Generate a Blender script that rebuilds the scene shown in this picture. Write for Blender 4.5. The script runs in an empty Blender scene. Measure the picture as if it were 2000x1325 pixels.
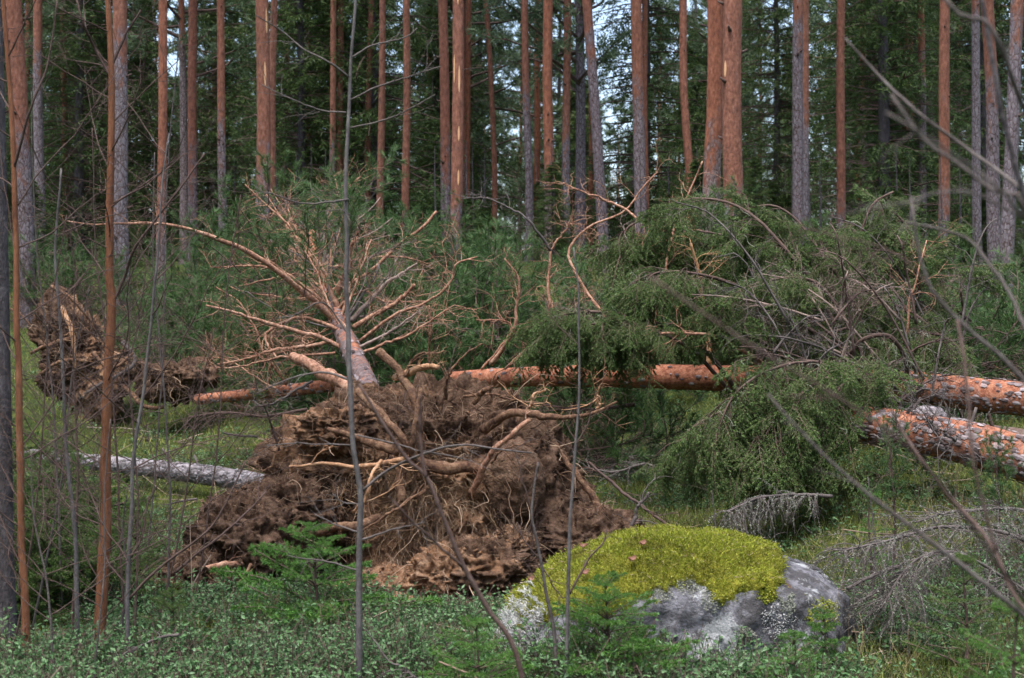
import bpy, math
import numpy as np
from math import radians, pi

# ------------------------------------------------------------------ camera, sky, sun, exposure
SC = bpy.context.scene
COL = SC.collection
F, CX, CY, CH = 2778.0, 1000.0, 662.5, 1.55          # focal length and centre in photo pixels, eye height

cam = bpy.data.cameras.new('camera')
cam.lens = 50.0; cam.sensor_width = 36.0; cam.clip_start = 0.05; cam.clip_end = 2000
cam.dof.use_dof = True; cam.dof.focus_distance = 9.5; cam.dof.aperture_fstop = 4.5
camo = bpy.data.objects.new('camera', cam); COL.objects.link(camo)
camo.location = (0, 0, CH); camo.rotation_euler = (radians(90), 0, 0)
SC.camera = camo

SUN_EL, SUN_AZ = radians(72), radians(205)           # high, behind the camera and to the left; veiled by cloud
w = bpy.data.worlds.new('World'); SC.world = w; w.use_nodes = True
nt = w.node_tree; nt.nodes.clear()
sky = nt.nodes.new('ShaderNodeTexSky'); sky.sky_type = 'NISHITA'; sky.sun_disc = False
sky.sun_elevation = SUN_EL; sky.sun_rotation = SUN_AZ
sky.air_density = 1.0; sky.dust_density = 4.0; sky.ozone_density = 1.0
hs = nt.nodes.new('ShaderNodeHueSaturation'); hs.inputs['Saturation'].default_value = 0.95
bg = nt.nodes.new('ShaderNodeBackground'); bg.inputs['Strength'].default_value = 0.14
wo = nt.nodes.new('ShaderNodeOutputWorld')
nt.links.new(sky.outputs[0], hs.inputs['Color']); nt.links.new(hs.outputs[0], bg.inputs['Color']); nt.links.new(bg.outputs[0], wo.inputs[0])
sl = bpy.data.lights.new('sun', 'SUN'); sl.energy = 1.5; sl.angle = radians(30); sl.color = (1.0, 0.985, 0.97)
so = bpy.data.objects.new('sun', sl); COL.objects.link(so)
so.rotation_euler = (radians(90) - SUN_EL, 0, pi - SUN_AZ)
SC.view_settings.view_transform = 'Standard'; SC.view_settings.look = 'None'
SC.view_settings.exposure = 1.68; SC.view_settings.gamma = 1.0
SC.cycles.max_bounces = 6; SC.cycles.diffuse_bounces = 2; SC.cycles.glossy_bounces = 2; SC.cycles.transmission_bounces = 3
SC.cycles.use_denoising = True

# ------------------------------------------------------------------ numeric helpers
def R(seed): return np.random.default_rng(abs(int(seed)))
def px(x, y, d): return np.array([(x - CX) / F * d, d, CH - (y - CY) / F * d])
def pxs(l): return np.array([px(*p) for p in l])
def unit(v): return v / np.maximum(np.linalg.norm(v, axis=-1, keepdims=True), 1e-9)
def sstep(a, b, x):
    t = np.clip((x - a) / (b - a), 0, 1); return t * t * (3 - 2 * t)

def _h(ix, iy, iz, s):
    n = (ix.astype(np.int64) * 374761393 + iy.astype(np.int64) * 668265263 + iz.astype(np.int64) * 2147483647 + s * 974711) & 0xffffffff
    n = ((n ^ (n >> 13)) * 1274126177) & 0xffffffff
    n = ((n ^ (n >> 16)) * 2246822519) & 0xffffffff
    return ((n ^ (n >> 15)) & 0xffff) / 32767.5 - 1.0
def noise3(p, s=0):
    i = np.floor(p).astype(np.int64); f = p - i; u = f * f * (3 - 2 * f); r = 0
    for a in (0, 1):
        for b in (0, 1):
            for c in (0, 1):
                wgt = (u[..., 0] if a else 1 - u[..., 0]) * (u[..., 1] if b else 1 - u[..., 1]) * (u[..., 2] if c else 1 - u[..., 2])
                r = r + wgt * _h(i[..., 0] + a, i[..., 1] + b, i[..., 2] + c, s)
    return r
def fbm(p, o=4, s=0, ridged=False):
    r, a, t = 0, 1.0, 0
    for k in range(o):
        n = noise3(p * 2 ** k + 17.3 * k, s + k)
        if ridged: n = 1 - 2 * np.abs(n)
        r = r + a * n; t += a; a *= .5
    return r / t

def curve(P, n):
    """Catmull-Rom through P, n samples"""
    P = np.asarray(P, float); m = len(P)
    if m == 2: return P[0] + (P[1] - P[0]) * np.linspace(0, 1, n)[:, None]
    Q = np.vstack([2 * P[0] - P[1], P, 2 * P[-1] - P[-2]])
    seg = np.r_[0, np.cumsum(np.linalg.norm(np.diff(P, axis=0), axis=1))]
    t = np.interp(np.linspace(0, seg[-1], n), seg, np.arange(m)); i = np.minimum(t.astype(int), m - 2); f = (t - i)[:, None]
    a, b, c, d = Q[i], Q[i + 1], Q[i + 2], Q[i + 3]
    return .5 * (2 * b + (c - a) * f + (2 * a - 5 * b + 4 * c - d) * f ** 2 + (3 * b - a - 3 * c + d) * f ** 3)

class MB:
    """collects geometry, then links it as one mesh object"""
    def __init__(s): s.v = []; s.t = []; s.q = []; s.tm = []; s.qm = []; s.a = []; s.n = 0
    def add(s, v, tri=None, quad=None, m=0, a=None):
        v = np.asarray(v, np.float32).reshape(-1, 3); s.v.append(v)
        s.a.append(np.zeros(len(v), np.float32) if a is None else np.broadcast_to(np.asarray(a, np.float32), (len(v),)))
        if tri is not None and len(tri): s.t.append(np.asarray(tri) + s.n); s.tm.append(np.full(len(tri), m))
        if quad is not None and len(quad): s.q.append(np.asarray(quad) + s.n); s.qm.append(np.full(len(quad), m))
        s.n += len(v); return s
    def mesh(s, name, mats, smooth=True, origin=(0, 0, 0)):
        me = bpy.data.meshes.new(name)
        v = np.vstack(s.v) - np.asarray(origin, np.float32)
        t = np.vstack(s.t) if s.t else np.zeros((0, 3), int); q = np.vstack(s.q) if s.q else np.zeros((0, 4), int)
        me.vertices.add(len(v)); me.vertices.foreach_set('co', v.astype(np.float32).ravel())
        li = np.r_[t.ravel(), q.ravel()].astype(np.int32)
        me.loops.add(len(li)); me.loops.foreach_set('vertex_index', li)
        np_ = len(t) + len(q); me.polygons.add(np_)
        st = np.r_[np.arange(len(t)) * 3, len(t) * 3 + np.arange(len(q)) * 4].astype(np.int32)
        me.polygons.foreach_set('loop_start', st)
        mi = np.r_[np.concatenate(s.tm) if s.tm else [], np.concatenate(s.qm) if s.qm else []].astype(np.int32)
        me.polygons.foreach_set('material_index', mi)
        me.polygons.foreach_set('use_smooth', np.full(np_, smooth))
        at = me.attributes.new('v', 'FLOAT', 'POINT'); at.data.foreach_set('value', np.concatenate(s.a).astype(np.float32))
        for m in (mats if isinstance(mats, (list, tuple)) else [mats]): me.materials.append(M[m])
        me.update(calc_edges=True); return me
    def build(s, name, mats, parent=None, smooth=True):
        o = (0, 0, 0)
        p = parent
        while p is not None: o = np.asarray(o) + np.array(p.location); p = p.parent
        return link(name, s.mesh(name, mats, smooth, o), parent)

def link(name, me, parent=None, loc=(0, 0, 0), rot=(0, 0, 0), sc=1.0):
    o = bpy.data.objects.new(name, me); COL.objects.link(o); o.parent = parent
    o.location = tuple(float(x) for x in loc); o.rotation_euler = tuple(float(x) for x in rot)
    o.scale = (sc,) * 3 if np.isscalar(sc) else tuple(sc); return o
def tag(o, label, cat, group=None, kind=None):
    if label: o['label'] = label
    if cat: o['category'] = cat
    if group: o['group'] = group
    if kind: o['kind'] = kind
    return o
def thing(name, label, cat, loc=(0, 0, 0), group=None, rz=0.0):
    return tag(link(name, None, None, loc, (0, 0, rz)), label, cat, group)
def stuff(o, label=None): o['kind'] = 'stuff'; (label and o.__setitem__('label', label)); return o

def tubes(mb, P, Rr, sides=5, m=0, a=None, cap=False, rough=0.0, seed=0):
    """P (M,K,3) polylines, Rr (M,K) radii"""
    P = np.asarray(P, float); Rr = np.asarray(Rr, float)
    if P.ndim == 2: P = P[None]; Rr = Rr[None]
    if cap:
        P = np.concatenate([P[:, :1], P, P[:, -1:]], 1); Rr = np.concatenate([Rr[:, :1] * 0, Rr, Rr[:, -1:] * 0], 1)
        if a is not None: a = np.concatenate([a[:, :1], a, a[:, -1:]], 1)
    T = np.gradient(P, axis=1)
    if cap: T[:, 0] = T[:, 2]; T[:, 1] = T[:, 2]; T[:, -1] = T[:, -3]; T[:, -2] = T[:, -3]
    T = unit(T); ax = np.abs(T).max(1).argmin(1); ref = np.eye(3)[ax][:, None, :]
    N = unit(np.cross(T, ref)); B = np.cross(T, N)
    th = np.arange(sides) / sides * 2 * pi
    rad = Rr[:, :, None, None] * np.ones((1, 1, sides, 1))
    dirs = N[:, :, None] * np.cos(th)[:, None] + B[:, :, None] * np.sin(th)[:, None]
    if rough:
        q = P[:, :, None] + dirs * rad
        rad = rad * (1 + rough * (fbm(q * 6, 2, seed) + .6 * noise3(q * 28, seed + 5))[..., None])
    V = P[:, :, None] + dirs * rad
    Mn, K = P.shape[:2]
    b = (np.arange(Mn)[:, None, None] * K + np.arange(K - 1)[None, :, None]) * sides
    s0 = np.arange(sides)[None, None]; s1 = (s0 + 1) % sides
    q = np.stack([b + s0, b + s1, b + s1 + sides, b + s0 + sides], -1).reshape(-1, 4)
    av = None if a is None else np.repeat(np.asarray(a).reshape(Mn * K), sides)
    mb.add(V.reshape(-1, 3), quad=q, m=m, a=av); return mb

def blades(mb, base, d, L, W, rng, m=0):
    """needles: one thin triangle each"""
    n = len(base); d = unit(d); s = unit(np.cross(d, rng.normal(size=(n, 3))))
    L = np.broadcast_to(L, (n,))[:, None]; W = np.broadcast_to(W, (n,))[:, None]
    V = np.stack([base - s * W / 2, base + s * W / 2, base + d * L], 1)
    mb.add(V.reshape(-1, 3), tri=np.arange(3 * n).reshape(-1, 3), m=m); return mb
def leaves(mb, base, d, L, W, rng, m=0, up=0.8):
    n = len(base); d = unit(d); nn = unit(np.array([0, 0, up]) + rng.normal(size=(n, 3)) * .5); s = unit(np.cross(d, nn)); k = unit(np.cross(s, d))
    L = np.broadcast_to(L, (n,))[:, None]; W = np.broadcast_to(W, (n,))[:, None]
    mid = base + d * L * .45
    V = np.stack([base, mid + s * W / 2 + k * W * .12, base + d * L - k * W * .1, mid - s * W / 2 + k * W * .12], 1)
    i = np.arange(n)[:, None] * 4
    mb.add(V.reshape(-1, 3), tri=np.vstack([i + [0, 1, 2], i + [0, 2, 3]]), m=m); return mb
def along(P, s):
    """points and tangents at fractions s on batch polylines P (M,K,3), s (M,n)"""
    K = P.shape[1]; t = np.clip(s, 0, .9999) * (K - 1); i = t.astype(int); f = (t - i)[..., None]
    mi = np.arange(len(P))[:, None]; a = P[mi, i]; b = P[mi, i + 1]
    return a + (b - a) * f, unit(b - a)
def needle_coat(mb, P, n, L, W, rng, m=0, spread=.8, s0=.03):
    """n needles round each polyline of P"""
    s = rng.uniform(s0, 1, (len(P), n)); p, t = along(P, s); p = p.reshape(-1, 3); t = t.reshape(-1, 3)
    d = t * .75 + unit(np.cross(t, rng.normal(size=t.shape))) * spread
    blades(mb, p, d, L * rng.uniform(.7, 1.2, len(p)), W, rng, m)
def wander(p0, d0, L, K, rng, wob=.25, grav=0.0):
    """random curved polylines (M,K,3)"""
    Mn = len(p0); d = unit(d0); P = [p0]; st = (np.broadcast_to(L, (Mn,)) / (K - 1))[:, None]
    for k in range(K - 1):
        d = unit(d + rng.normal(size=(Mn, 3)) * wob + np.array([0, 0, -grav])); P.append(P[-1] + d * st)
    return np.stack(P, 1)
def twiglets(mb, C, n, L, r, rng, m=0, sides=4, s0=.25, wob=.22, up=0.1, sub=3, ang=1.0):
    """side twigs on one limb curve C (K,3), each with sub-twigs"""
    s = rng.uniform(s0, 1, (1, n)); p, t = along(C[None], s); p = p[0]; t = t[0]
    d = t * .7 + unit(np.cross(t, rng.normal(size=t.shape))) * ang + np.array([0, 0, up])
    l = L * rng.uniform(.35, 1.2, n)
    P = wander(p, d, l, 6, rng, wob); tubes(mb, P, r * np.linspace(1, .35, 6) * np.ones((n, 1)), sides, m)
    if sub:
        s = rng.uniform(.25, 1, (n, sub)); q, t = along(P, s); q = q.reshape(-1, 3); t = t.reshape(-1, 3)
        d = t * .8 + unit(np.cross(t, rng.normal(size=t.shape))) * .8
        P2 = wander(q, d, np.repeat(l, sub) * .5, 4, rng, wob); tubes(mb, P2, r * .55 * np.linspace(1, .4, 4) * np.ones((len(q), 1)), 3, m)
        return np.concatenate([P[:, -1], P2[:, -1]]), P
    return P[:, -1], P
def limb(mb, pts, w0, w1, n=24, sides=7, m=0, wob=.006, rng=None, cap=True, a=None, rough=0.0):
    """traced limb: list of (x,y,d) photo points, widths in photo pixels"""
    rng = rng or R(int(pts[0][0] * 7 + pts[0][1])); P = pxs(pts); C = curve(P, n)
    C = C + np.cumsum(rng.normal(size=C.shape), 0) * wob * .4 * np.sin(np.linspace(0, pi, n))[:, None]
    dd = np.interp(np.linspace(0, 1, n), np.linspace(0, 1, len(pts)), [p[2] for p in pts])
    rr = np.linspace(w0, w1, n) / 2 / F * dd
    rr = rr * (1 + .07 * noise3(C * 15, 3)); tubes(mb, C[None], rr[None], sides, m, None if a is None else np.full((1, n), a), cap, rough)
    return C

# ------------------------------------------------------------------ materials
M = {}
def mat(name, rough=.8, spec=.25):
    m = bpy.data.materials.new(name); m.use_nodes = True; n = m.node_tree; b = n.nodes['Principled BSDF']
    b.inputs['Roughness'].default_value = rough; b.inputs['Specular IOR Level'].default_value = spec
    M[name] = m; return m, n, b
def N(n, t, **k):
    x = n.nodes.new(t)
    for a, v in k.items():
        if a in x.inputs.keys(): x.inputs[a].default_value = v
        else: setattr(x, a, v)
    return x
def coord(n, sc=(1, 1, 1)):
    g = N(n, 'ShaderNodeTexCoord'); mp = N(n, 'ShaderNodeMapping'); mp.inputs['Scale'].default_value = sc
    n.links.new(g.outputs['Object'], mp.inputs[0]); return mp.outputs[0]
def noi(n, co, s, d=4, r=.6):
    x = N(n, 'ShaderNodeTexNoise', Scale=s, Detail=d, Roughness=r); n.links.new(co, x.inputs['Vector']); return x.outputs[0]
def ramp(n, f, stops):
    x = N(n, 'ShaderNodeValToRGB'); e = x.color_ramp.elements
    while len(e) < len(stops): e.new(.5)
    for i, (p, c) in enumerate(stops): e[i].position = p; e[i].color = (*c, 1)
    n.links.new(f, x.inputs[0]); return x.outputs[0]
def mix(n, f, a, b, mode='MIX'):
    x = N(n, 'ShaderNodeMix', data_type='RGBA', blend_type=mode)
    for sck, v in ((x.inputs[0], f), (x.inputs[6], a), (x.inputs[7], b)):
        if hasattr(v, 'links') or hasattr(v, 'is_linked'): n.links.new(v, sck)
        else: sck.default_value = v if not isinstance(v, tuple) else (*v, 1)
    return x.outputs[2]
def math_(n, op, a, b=0.0, clamp=False):
    x = N(n, 'ShaderNodeMath', operation=op, use_clamp=clamp)
    for i, v in enumerate((a, b)):
        if hasattr(v, 'is_linked'): n.links.new(v, x.inputs[i])
        else: x.inputs[i].default_value = v
    return x.outputs[0]
def bump(n, b, h, s, dist=.02):
    x = N(n, 'ShaderNodeBump', Strength=s, Distance=dist); n.links.new(h, x.inputs['Height']); n.links.new(x.outputs[0], b.inputs['Normal'])
def attr(n): x = N(n, 'ShaderNodeAttribute', attribute_name='v'); return x.outputs['Fac']
def island(n): return N(n, 'ShaderNodeNewGeometry').outputs['Random Per Island']
def objrand(n): return N(n, 'ShaderNodeObjectInfo').outputs['Random']

def m_simple(name, stops, scale=8, rough=.85, bs=.4, bd=.01, stretch=(1, 1, 1), spec=.2):
    m, n, b = mat(name, rough, spec); co = coord(n, stretch); f = math_(n, 'ADD', math_(n, 'MULTIPLY', noi(n, co, scale, 5, .7), .65), math_(n, 'MULTIPLY', noi(n, co, scale * .18, 3), .35))
    n.links.new(ramp(n, f, stops), b.inputs['Base Color']); bump(n, b, noi(n, co, scale * 4, 4), bs, bd)
def m_leaf(name, stops, transl=.35, rough=.55, spec=.3, low=None):
    m, n, b = mat(name, rough, spec); c = ramp(n, island(n), stops)
    f = noi(n, coord(n), 1.3, 2); c = mix(n, math_(n, 'MULTIPLY', f, .4), c, stops[-1 if len(stops) < 6 else -3][1])
    if len(stops) == 6: c = mix(n, ramp(n, noi(n, coord(n), 7, 4), [(.52, (0, 0, 0)), (.68, (.75, .75, .75))]), c, (.085, .075, .018))
    n.links.new(c, b.inputs['Base Color'])
    t = N(n, 'ShaderNodeBsdfTranslucent'); n.links.new(c, t.inputs[0]); x = N(n, 'ShaderNodeMixShader'); x.inputs[0].default_value = transl
    n.links.new(b.outputs[0], x.inputs[1]); n.links.new(t.outputs[0], x.inputs[2]); n.links.new(x.outputs[0], n.nodes['Material Output'].inputs[0])
def m_island(name, stops, rough=.85):
    m, n, b = mat(name, rough, .2); f = noi(n, coord(n), 9, 3); k = math_(n, 'MULTIPLY_ADD', f, .5); 
    k = math_(n, 'ADD', math_(n, 'MULTIPLY', f, .45), math_(n, 'MULTIPLY', island(n), .62))
    n.links.new(ramp(n, k, stops), b.inputs['Base Color'])

# pine bark: attribute v = how far the thin orange upper bark has taken over from grey plates
m, n, b = mat('pine_bark', .85, .2)
co = coord(n, (1, 1, .42)); vor = N(n, 'ShaderNodeTexVoronoi', Scale=19.0, feature='DISTANCE_TO_EDGE')
wv = N(n, 'ShaderNodeVectorMath', operation='ADD'); sc = N(n, 'ShaderNodeVectorMath', operation='SCALE', Scale=.07)
nz = N(n, 'ShaderNodeTexNoise', Scale=9.0, Detail=3.0); n.links.new(co, nz.inputs['Vector']); n.links.new(nz.outputs['Color'], sc.inputs[0])
n.links.new(co, wv.inputs[0]); n.links.new(sc.outputs[0], wv.inputs[1]); n.links.new(wv.outputs[0], vor.inputs['Vector'])
f1 = noi(n, co, 7, 6, .7)
grey = ramp(n, noi(n, co, 30, 5, .7), [(.25, (.065, .055, .06)), (.5, (.165, .145, .16)), (.75, (.30, .275, .30))])
crack = ramp(n, vor.outputs[0], [(0, (.0, .0, .0)), (.09, (1, 1, 1))])
grey = mix(n, crack, (.05, .028, .022), grey)
orng = ramp(n, noi(n, co, 22, 5, .7), [(.28, (.085, .040, .028)), (.48, (.19, .083, .054)), (.62, (.265, .122, .082)), (.78, (.34, .19, .14))])
orng = mix(n, ramp(n, noi(n, coord(n, (1, 1, .3)), 16, 4), [(.58, (0, 0, 0)), (.75, (.35, .35, .35))]), orng, (.17, .13, .135))
sel = math_(n, 'ADD', math_(n, 'MULTIPLY', math_(n, 'SUBTRACT', f1, .5), 2.2), attr(n))
sel = ramp(n, sel, [(.36, (0, 0, 0)), (.66, (1, 1, 1))])
c = mix(n, sel, grey, orng)
var = ramp(n, objrand(n), [(0, (.72, .66, .66)), (.5, (1, 1, 1)), (1, (1.0, .84, .72))])
n.links.new(mix(n, 1.0, c, var, 'MULTIPLY'), b.inputs['Base Color'])
bump(n, b, math_(n, 'ADD', math_(n, 'MULTIPLY', vor.outputs[0], 1.3), noi(n, co, 40, 5, .7)), .6, .015)

# fallen log bark (same tree kind, lying, read closer): orange flaky
m, n, b = mat('log_bark', .8, .2)
co = coord(n); f1 = noi(n, co, 9, 6, .7)
orng = ramp(n, noi(n, co, 26, 6, .75), [(.25, (.065, .022, .014)), (.43, (.22, .078, .044)), (.57, (.36, .155, .092)), (.8, (.50, .31, .23))])
grey = ramp(n, noi(n, co, 34, 5, .7), [(.3, (.055, .038, .038)), (.55, (.15, .115, .115)), (.8, (.27, .22, .23))])
sel = ramp(n, math_(n, 'ADD', math_(n, 'MULTIPLY', math_(n, 'SUBTRACT', f1, .5), 2.0), attr(n)), [(.34, (0, 0, 0)), (.64, (1, 1, 1))])
n.links.new(mix(n, sel, grey, orng), b.inputs['Base Color']); bump(n, b, math_(n, 'ADD', noi(n, co, 45, 6, .75), math_(n, 'MULTIPLY', sel, -.5)), .9, .012)
m_island('bark_plate', [(.2, (.04, .028, .027)), (.45, (.11, .085, .085)), (.65, (.2, .165, .17)), (.8, (.29, .25, .26)), (.95, (.26, .12, .075))])
m_island('grey_plate', [(.2, (.05, .046, .046)), (.5, (.135, .125, .13)), (.8, (.27, .25, .27))])
m_simple('grey_bark', [(.3, (.06, .055, .06)), (.5, (.2, .18, .19)), (.7, (.38, .35, .38))], 26, bs=.9, bd=.015)
m_simple('dark_bark', [(.3, (.025, .022, .024)), (.5, (.07, .062, .066)), (.72, (.17, .16, .17))], 24, bs=.9, bd=.015, stretch=(1, 1, .4))
m_simple('spruce_bark', [(.3, (.045, .03, .026)), (.5, (.10, .066, .055)), (.75, (.17, .13, .115))], 14, bs=.6)
m_simple('sapling_bark', [(.28, (.06, .03, .02)), (.42, (.145, .06, .033)), (.55, (.21, .09, .046)), (.66, (.25, .135, .085)), (.78, (.13, .105, .095))], 49, .75, .9, .006, (1, 1, .22))
m_simple('grey_sapling_bark', [(.28, (.04, .036, .036)), (.48, (.10, .09, .09)), (.72, (.2, .19, .185))], 34, .75, .8, .005, (1, 1, .4))
m_simple('pale_twig', [(.3, (.10, .07, .058)), (.5, (.22, .165, .14)), (.7, (.34, .27, .24))], 38)
m_simple('brown_twig', [(.3, (.04, .026, .022)), (.52, (.09, .06, .052)), (.75, (.16, .12, .11))], 24)
m_simple('grey_twig', [(.3, (.045, .037, .035)), (.52, (.105, .09, .086)), (.75, (.2, .18, .175))], 24)
m_simple('dead_branch', [(.30, (.05, .03, .024)), (.42, (.16, .08, .052)), (.51, (.31, .165, .108)), (.6, (.45, .29, .205)), (.74, (.2, .165, .145))], 34, .8, .8, .006)
m_simple('pale_wood', [(.28, (.10, .05, .03)), (.45, (.32, .17, .09)), (.6, (.46, .29, .175)), (.75, (.55, .40, .28))], 30, .75, .7, .005)
m_simple('root_bark', [(.30, (.022, .013, .010)), (.42, (.085, .046, .03)), (.52, (.17, .095, .058)), (.62, (.28, .175, .11)), (.75, (.11, .085, .072))], 38, .9, 1.0, .010)
m_island('fine_root', [(.15, (.028, .017, .012)), (.4, (.10, .06, .04)), (.6, (.23, .15, .10)), (.85, (.46, .34, .24))])
m_island('straw_root', [(.2, (.16, .085, .045)), (.5, (.33, .21, .12)), (.85, (.52, .38, .25))])
m_simple('splinter', [(.3, (.5, .26, .13)), (.7, (.72, .45, .26))], 20, .7)
m_simple('stone', [(.3, (.05, .03, .02)), (.46, (.13, .076, .048)), (.6, (.2, .13, .09)), (.75, (.27, .2, .155))], 11, .9, 1.0, .04)

# soil: v = sand share, cut where the dark of hollows is painted in
m, n, b = mat('soil', .95, .1); co = coord(n)
dark = ramp(n, noi(n, co, 16, 6, .75), [(.25, (.018, .011, .008)), (.45, (.078, .046, .030)), (.62, (.18, .115, .08)), (.8, (.32, .24, .195))])
sand = ramp(n, noi(n, co, 13, 6, .75), [(.25, (.10, .048, .025)), (.48, (.28, .155, .088)), (.62, (.42, .27, .175)), (.8, (.53, .40, .295))])
sel = ramp(n, math_(n, 'ADD', math_(n, 'MULTIPLY', math_(n, 'SUBTRACT', noi(n, co, 5, 6, .7), .5), 2.4), attr(n)), [(.35, (0, 0, 0)), (.65, (1, 1, 1))])
n.links.new(mix(n, sel, dark, sand), b.inputs['Base Color']); bump(n, b, noi(n, co, 55, 6, .75), 1.0, .03)

# forest floor: v = bare litter share
m, n, b = mat('forest_floor', .95, .1); co = coord(n)
mossc = ramp(n, noi(n, co, 9, 6, .75), [(.3, (.02, .028, .010)), (.5, (.05, .072, .02)), (.7, (.11, .125, .03))])
lit = ramp(n, noi(n, co, 22, 6, .75), [(.3, (.03, .018, .012)), (.5, (.085, .052, .032)), (.75, (.19, .13, .085))])
sel = ramp(n, math_(n, 'ADD', noi(n, co, 1.7, 5, .65), attr(n)), [(.48, (0, 0, 0)), (.66, (1, 1, 1))])
n.links.new(mix(n, sel, mossc, lit), b.inputs['Base Color']); bump(n, b, noi(n, co, 40, 6, .75), 1.0, .04)

# boulder granite with lichen crusts, coloured by noise alone
m, n, b = mat('granite', .9, .2); co = coord(n)
gr = ramp(n, noi(n, co, 5, 9, .74), [(.30, (.03, .028, .03)), (.45, (.12, .12, .135)), (.56, (.24, .24, .27)), (.7, (.44, .44, .475))])
gr = mix(n, ramp(n, noi(n, co, 3.1, 7, .75), [(.50, (0, 0, 0)), (.56, (.9, .9, .9))]), gr, (.06, .058, .06))
gr = mix(n, ramp(n, noi(n, co, 4.6, 7, .75), [(.555, (0, 0, 0)), (.60, (.85, .85, .85))]), gr, (.42, .44, .45))
gr = mix(n, ramp(n, noi(n, co, 3.7, 6, .7), [(.62, (0, 0, 0)), (.67, (.7, .7, .7))]), gr, (.16, .08, .05))
gr = mix(n, ramp(n, noi(n, co, 6.3, 6, .7), [(.64, (0, 0, 0)), (.69, (.8, .8, .8))]), gr, (.09, .085, .02))
gr = mix(n, ramp(n, noi(n, co, 70, 3, .7), [(.55, (0, 0, 0)), (.75, (.5, .5, .5))]), gr, (.05, .05, .055))
n.links.new(gr, b.inputs['Base Color']); bump(n, b, math_(n, 'ADD', noi(n, co, 9, 8, .75), math_(n, 'MULTIPLY', noi(n, co, 60, 4), .35)), .9, .05)

m_leaf('moss', [(0, (0.0425, 0.0723, 0.0102)), (0.25, (0.1275, 0.1615, 0.017)), (0.55, (0.2295, 0.272, 0.0298)), (0.85, (0.34, 0.3655, 0.051)), (0.94, (0.425, 0.425, 0.102)), (1, (0.187, 0.102, 0.0425))], .25, .8, .1)
m_simple('moss_bed', [(.3, (.035, .035, .008)), (.5, (.12, .12, .014)), (.7, (.24, .23, .025))], 12, .95, .8, .03)
m_leaf('reindeer_lichen', [(0, (.36, .36, .35)), (.5, (.55, .55, .54)), (1, (.66, .67, .66))], .2, .9, .1)
m_leaf('beard_lichen', [(0, (.15, .16, .13)), (.5, (.26, .275, .225)), (1, (.38, .40, .33))], .2, .9, .1)
m_leaf('spruce_needles', [(0, (0.024, 0.06, 0.015)), (0.4, (0.051, 0.117, 0.024)), (0.8, (0.093, 0.1725, 0.033)), (1, (0.1275, 0.1725, 0.048))], .25)
m_leaf('fallen_spruce_needles', [(0, (0.0213, 0.06, 0.012)), (0.4, (0.0467, 0.12, 0.0225)), (0.75, (0.0935, 0.19, 0.0375)), (0.93, (0.153, 0.24, 0.0675)), (1, (0.187, 0.2, 0.09))], .25)
m_leaf('young_needles', [(0, (0.0287, 0.0976, 0.0161)), (0.45, (0.0574, 0.1721, 0.0275)), (0.8, (0.0976, 0.241, 0.0402)), (1, (0.1492, 0.2754, 0.0574))], .3)
m_leaf('pine_needles', [(0, (0.0197, 0.0556, 0.0173)), (0.4, (0.0403, 0.1032, 0.0276)), (0.8, (0.0718, 0.148, 0.0431)), (1, (0.1076, 0.1704, 0.0604))], .3)
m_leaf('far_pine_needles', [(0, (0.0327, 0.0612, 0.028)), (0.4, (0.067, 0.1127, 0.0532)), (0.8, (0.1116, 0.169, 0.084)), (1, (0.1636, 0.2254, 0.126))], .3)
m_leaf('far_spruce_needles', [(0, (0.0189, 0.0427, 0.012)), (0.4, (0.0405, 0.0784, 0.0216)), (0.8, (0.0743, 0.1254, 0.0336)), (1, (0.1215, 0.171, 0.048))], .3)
m_leaf('bilberry_leaf', [(0, (0.0186, 0.0619, 0.014)), (0.35, (0.0467, 0.1198, 0.0321)), (0.75, (0.085, 0.1858, 0.0622)), (0.95, (0.1317, 0.2395, 0.1053)), (1, (0.2039, 0.3139, 0.1805))], .3, .6, .2)
m_leaf('grass_blade', [(0, (0.0745, 0.1232, 0.0221)), (0.4, (0.1366, 0.2173, 0.0331)), (0.8, (0.2111, 0.2608, 0.0552)), (1, (0.3229, 0.2753, 0.0994))], .3)
m_leaf('dead_leaf', [(0, (.12, .05, .035)), (.5, (.19, .085, .06)), (1, (.26, .13, .09))], .2)
m_leaf('lingonberry_leaf', [(0, (.02, .05, .012)), (.4, (.045, .095, .022)), (.8, (.08, .145, .035)), (1, (.14, .19, .06))], .2, .45, .3)
m_leaf('dry_stalk', [(0, (.09, .06, .035)), (.5, (.19, .14, .075)), (1, (.26, .22, .11))], .2)
m_leaf('litter', [(0, (.06, .035, .022)), (.5, (.16, .10, .062)), (.85, (.30, .21, .14)), (1, (.38, .33, .28))], .05)

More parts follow.
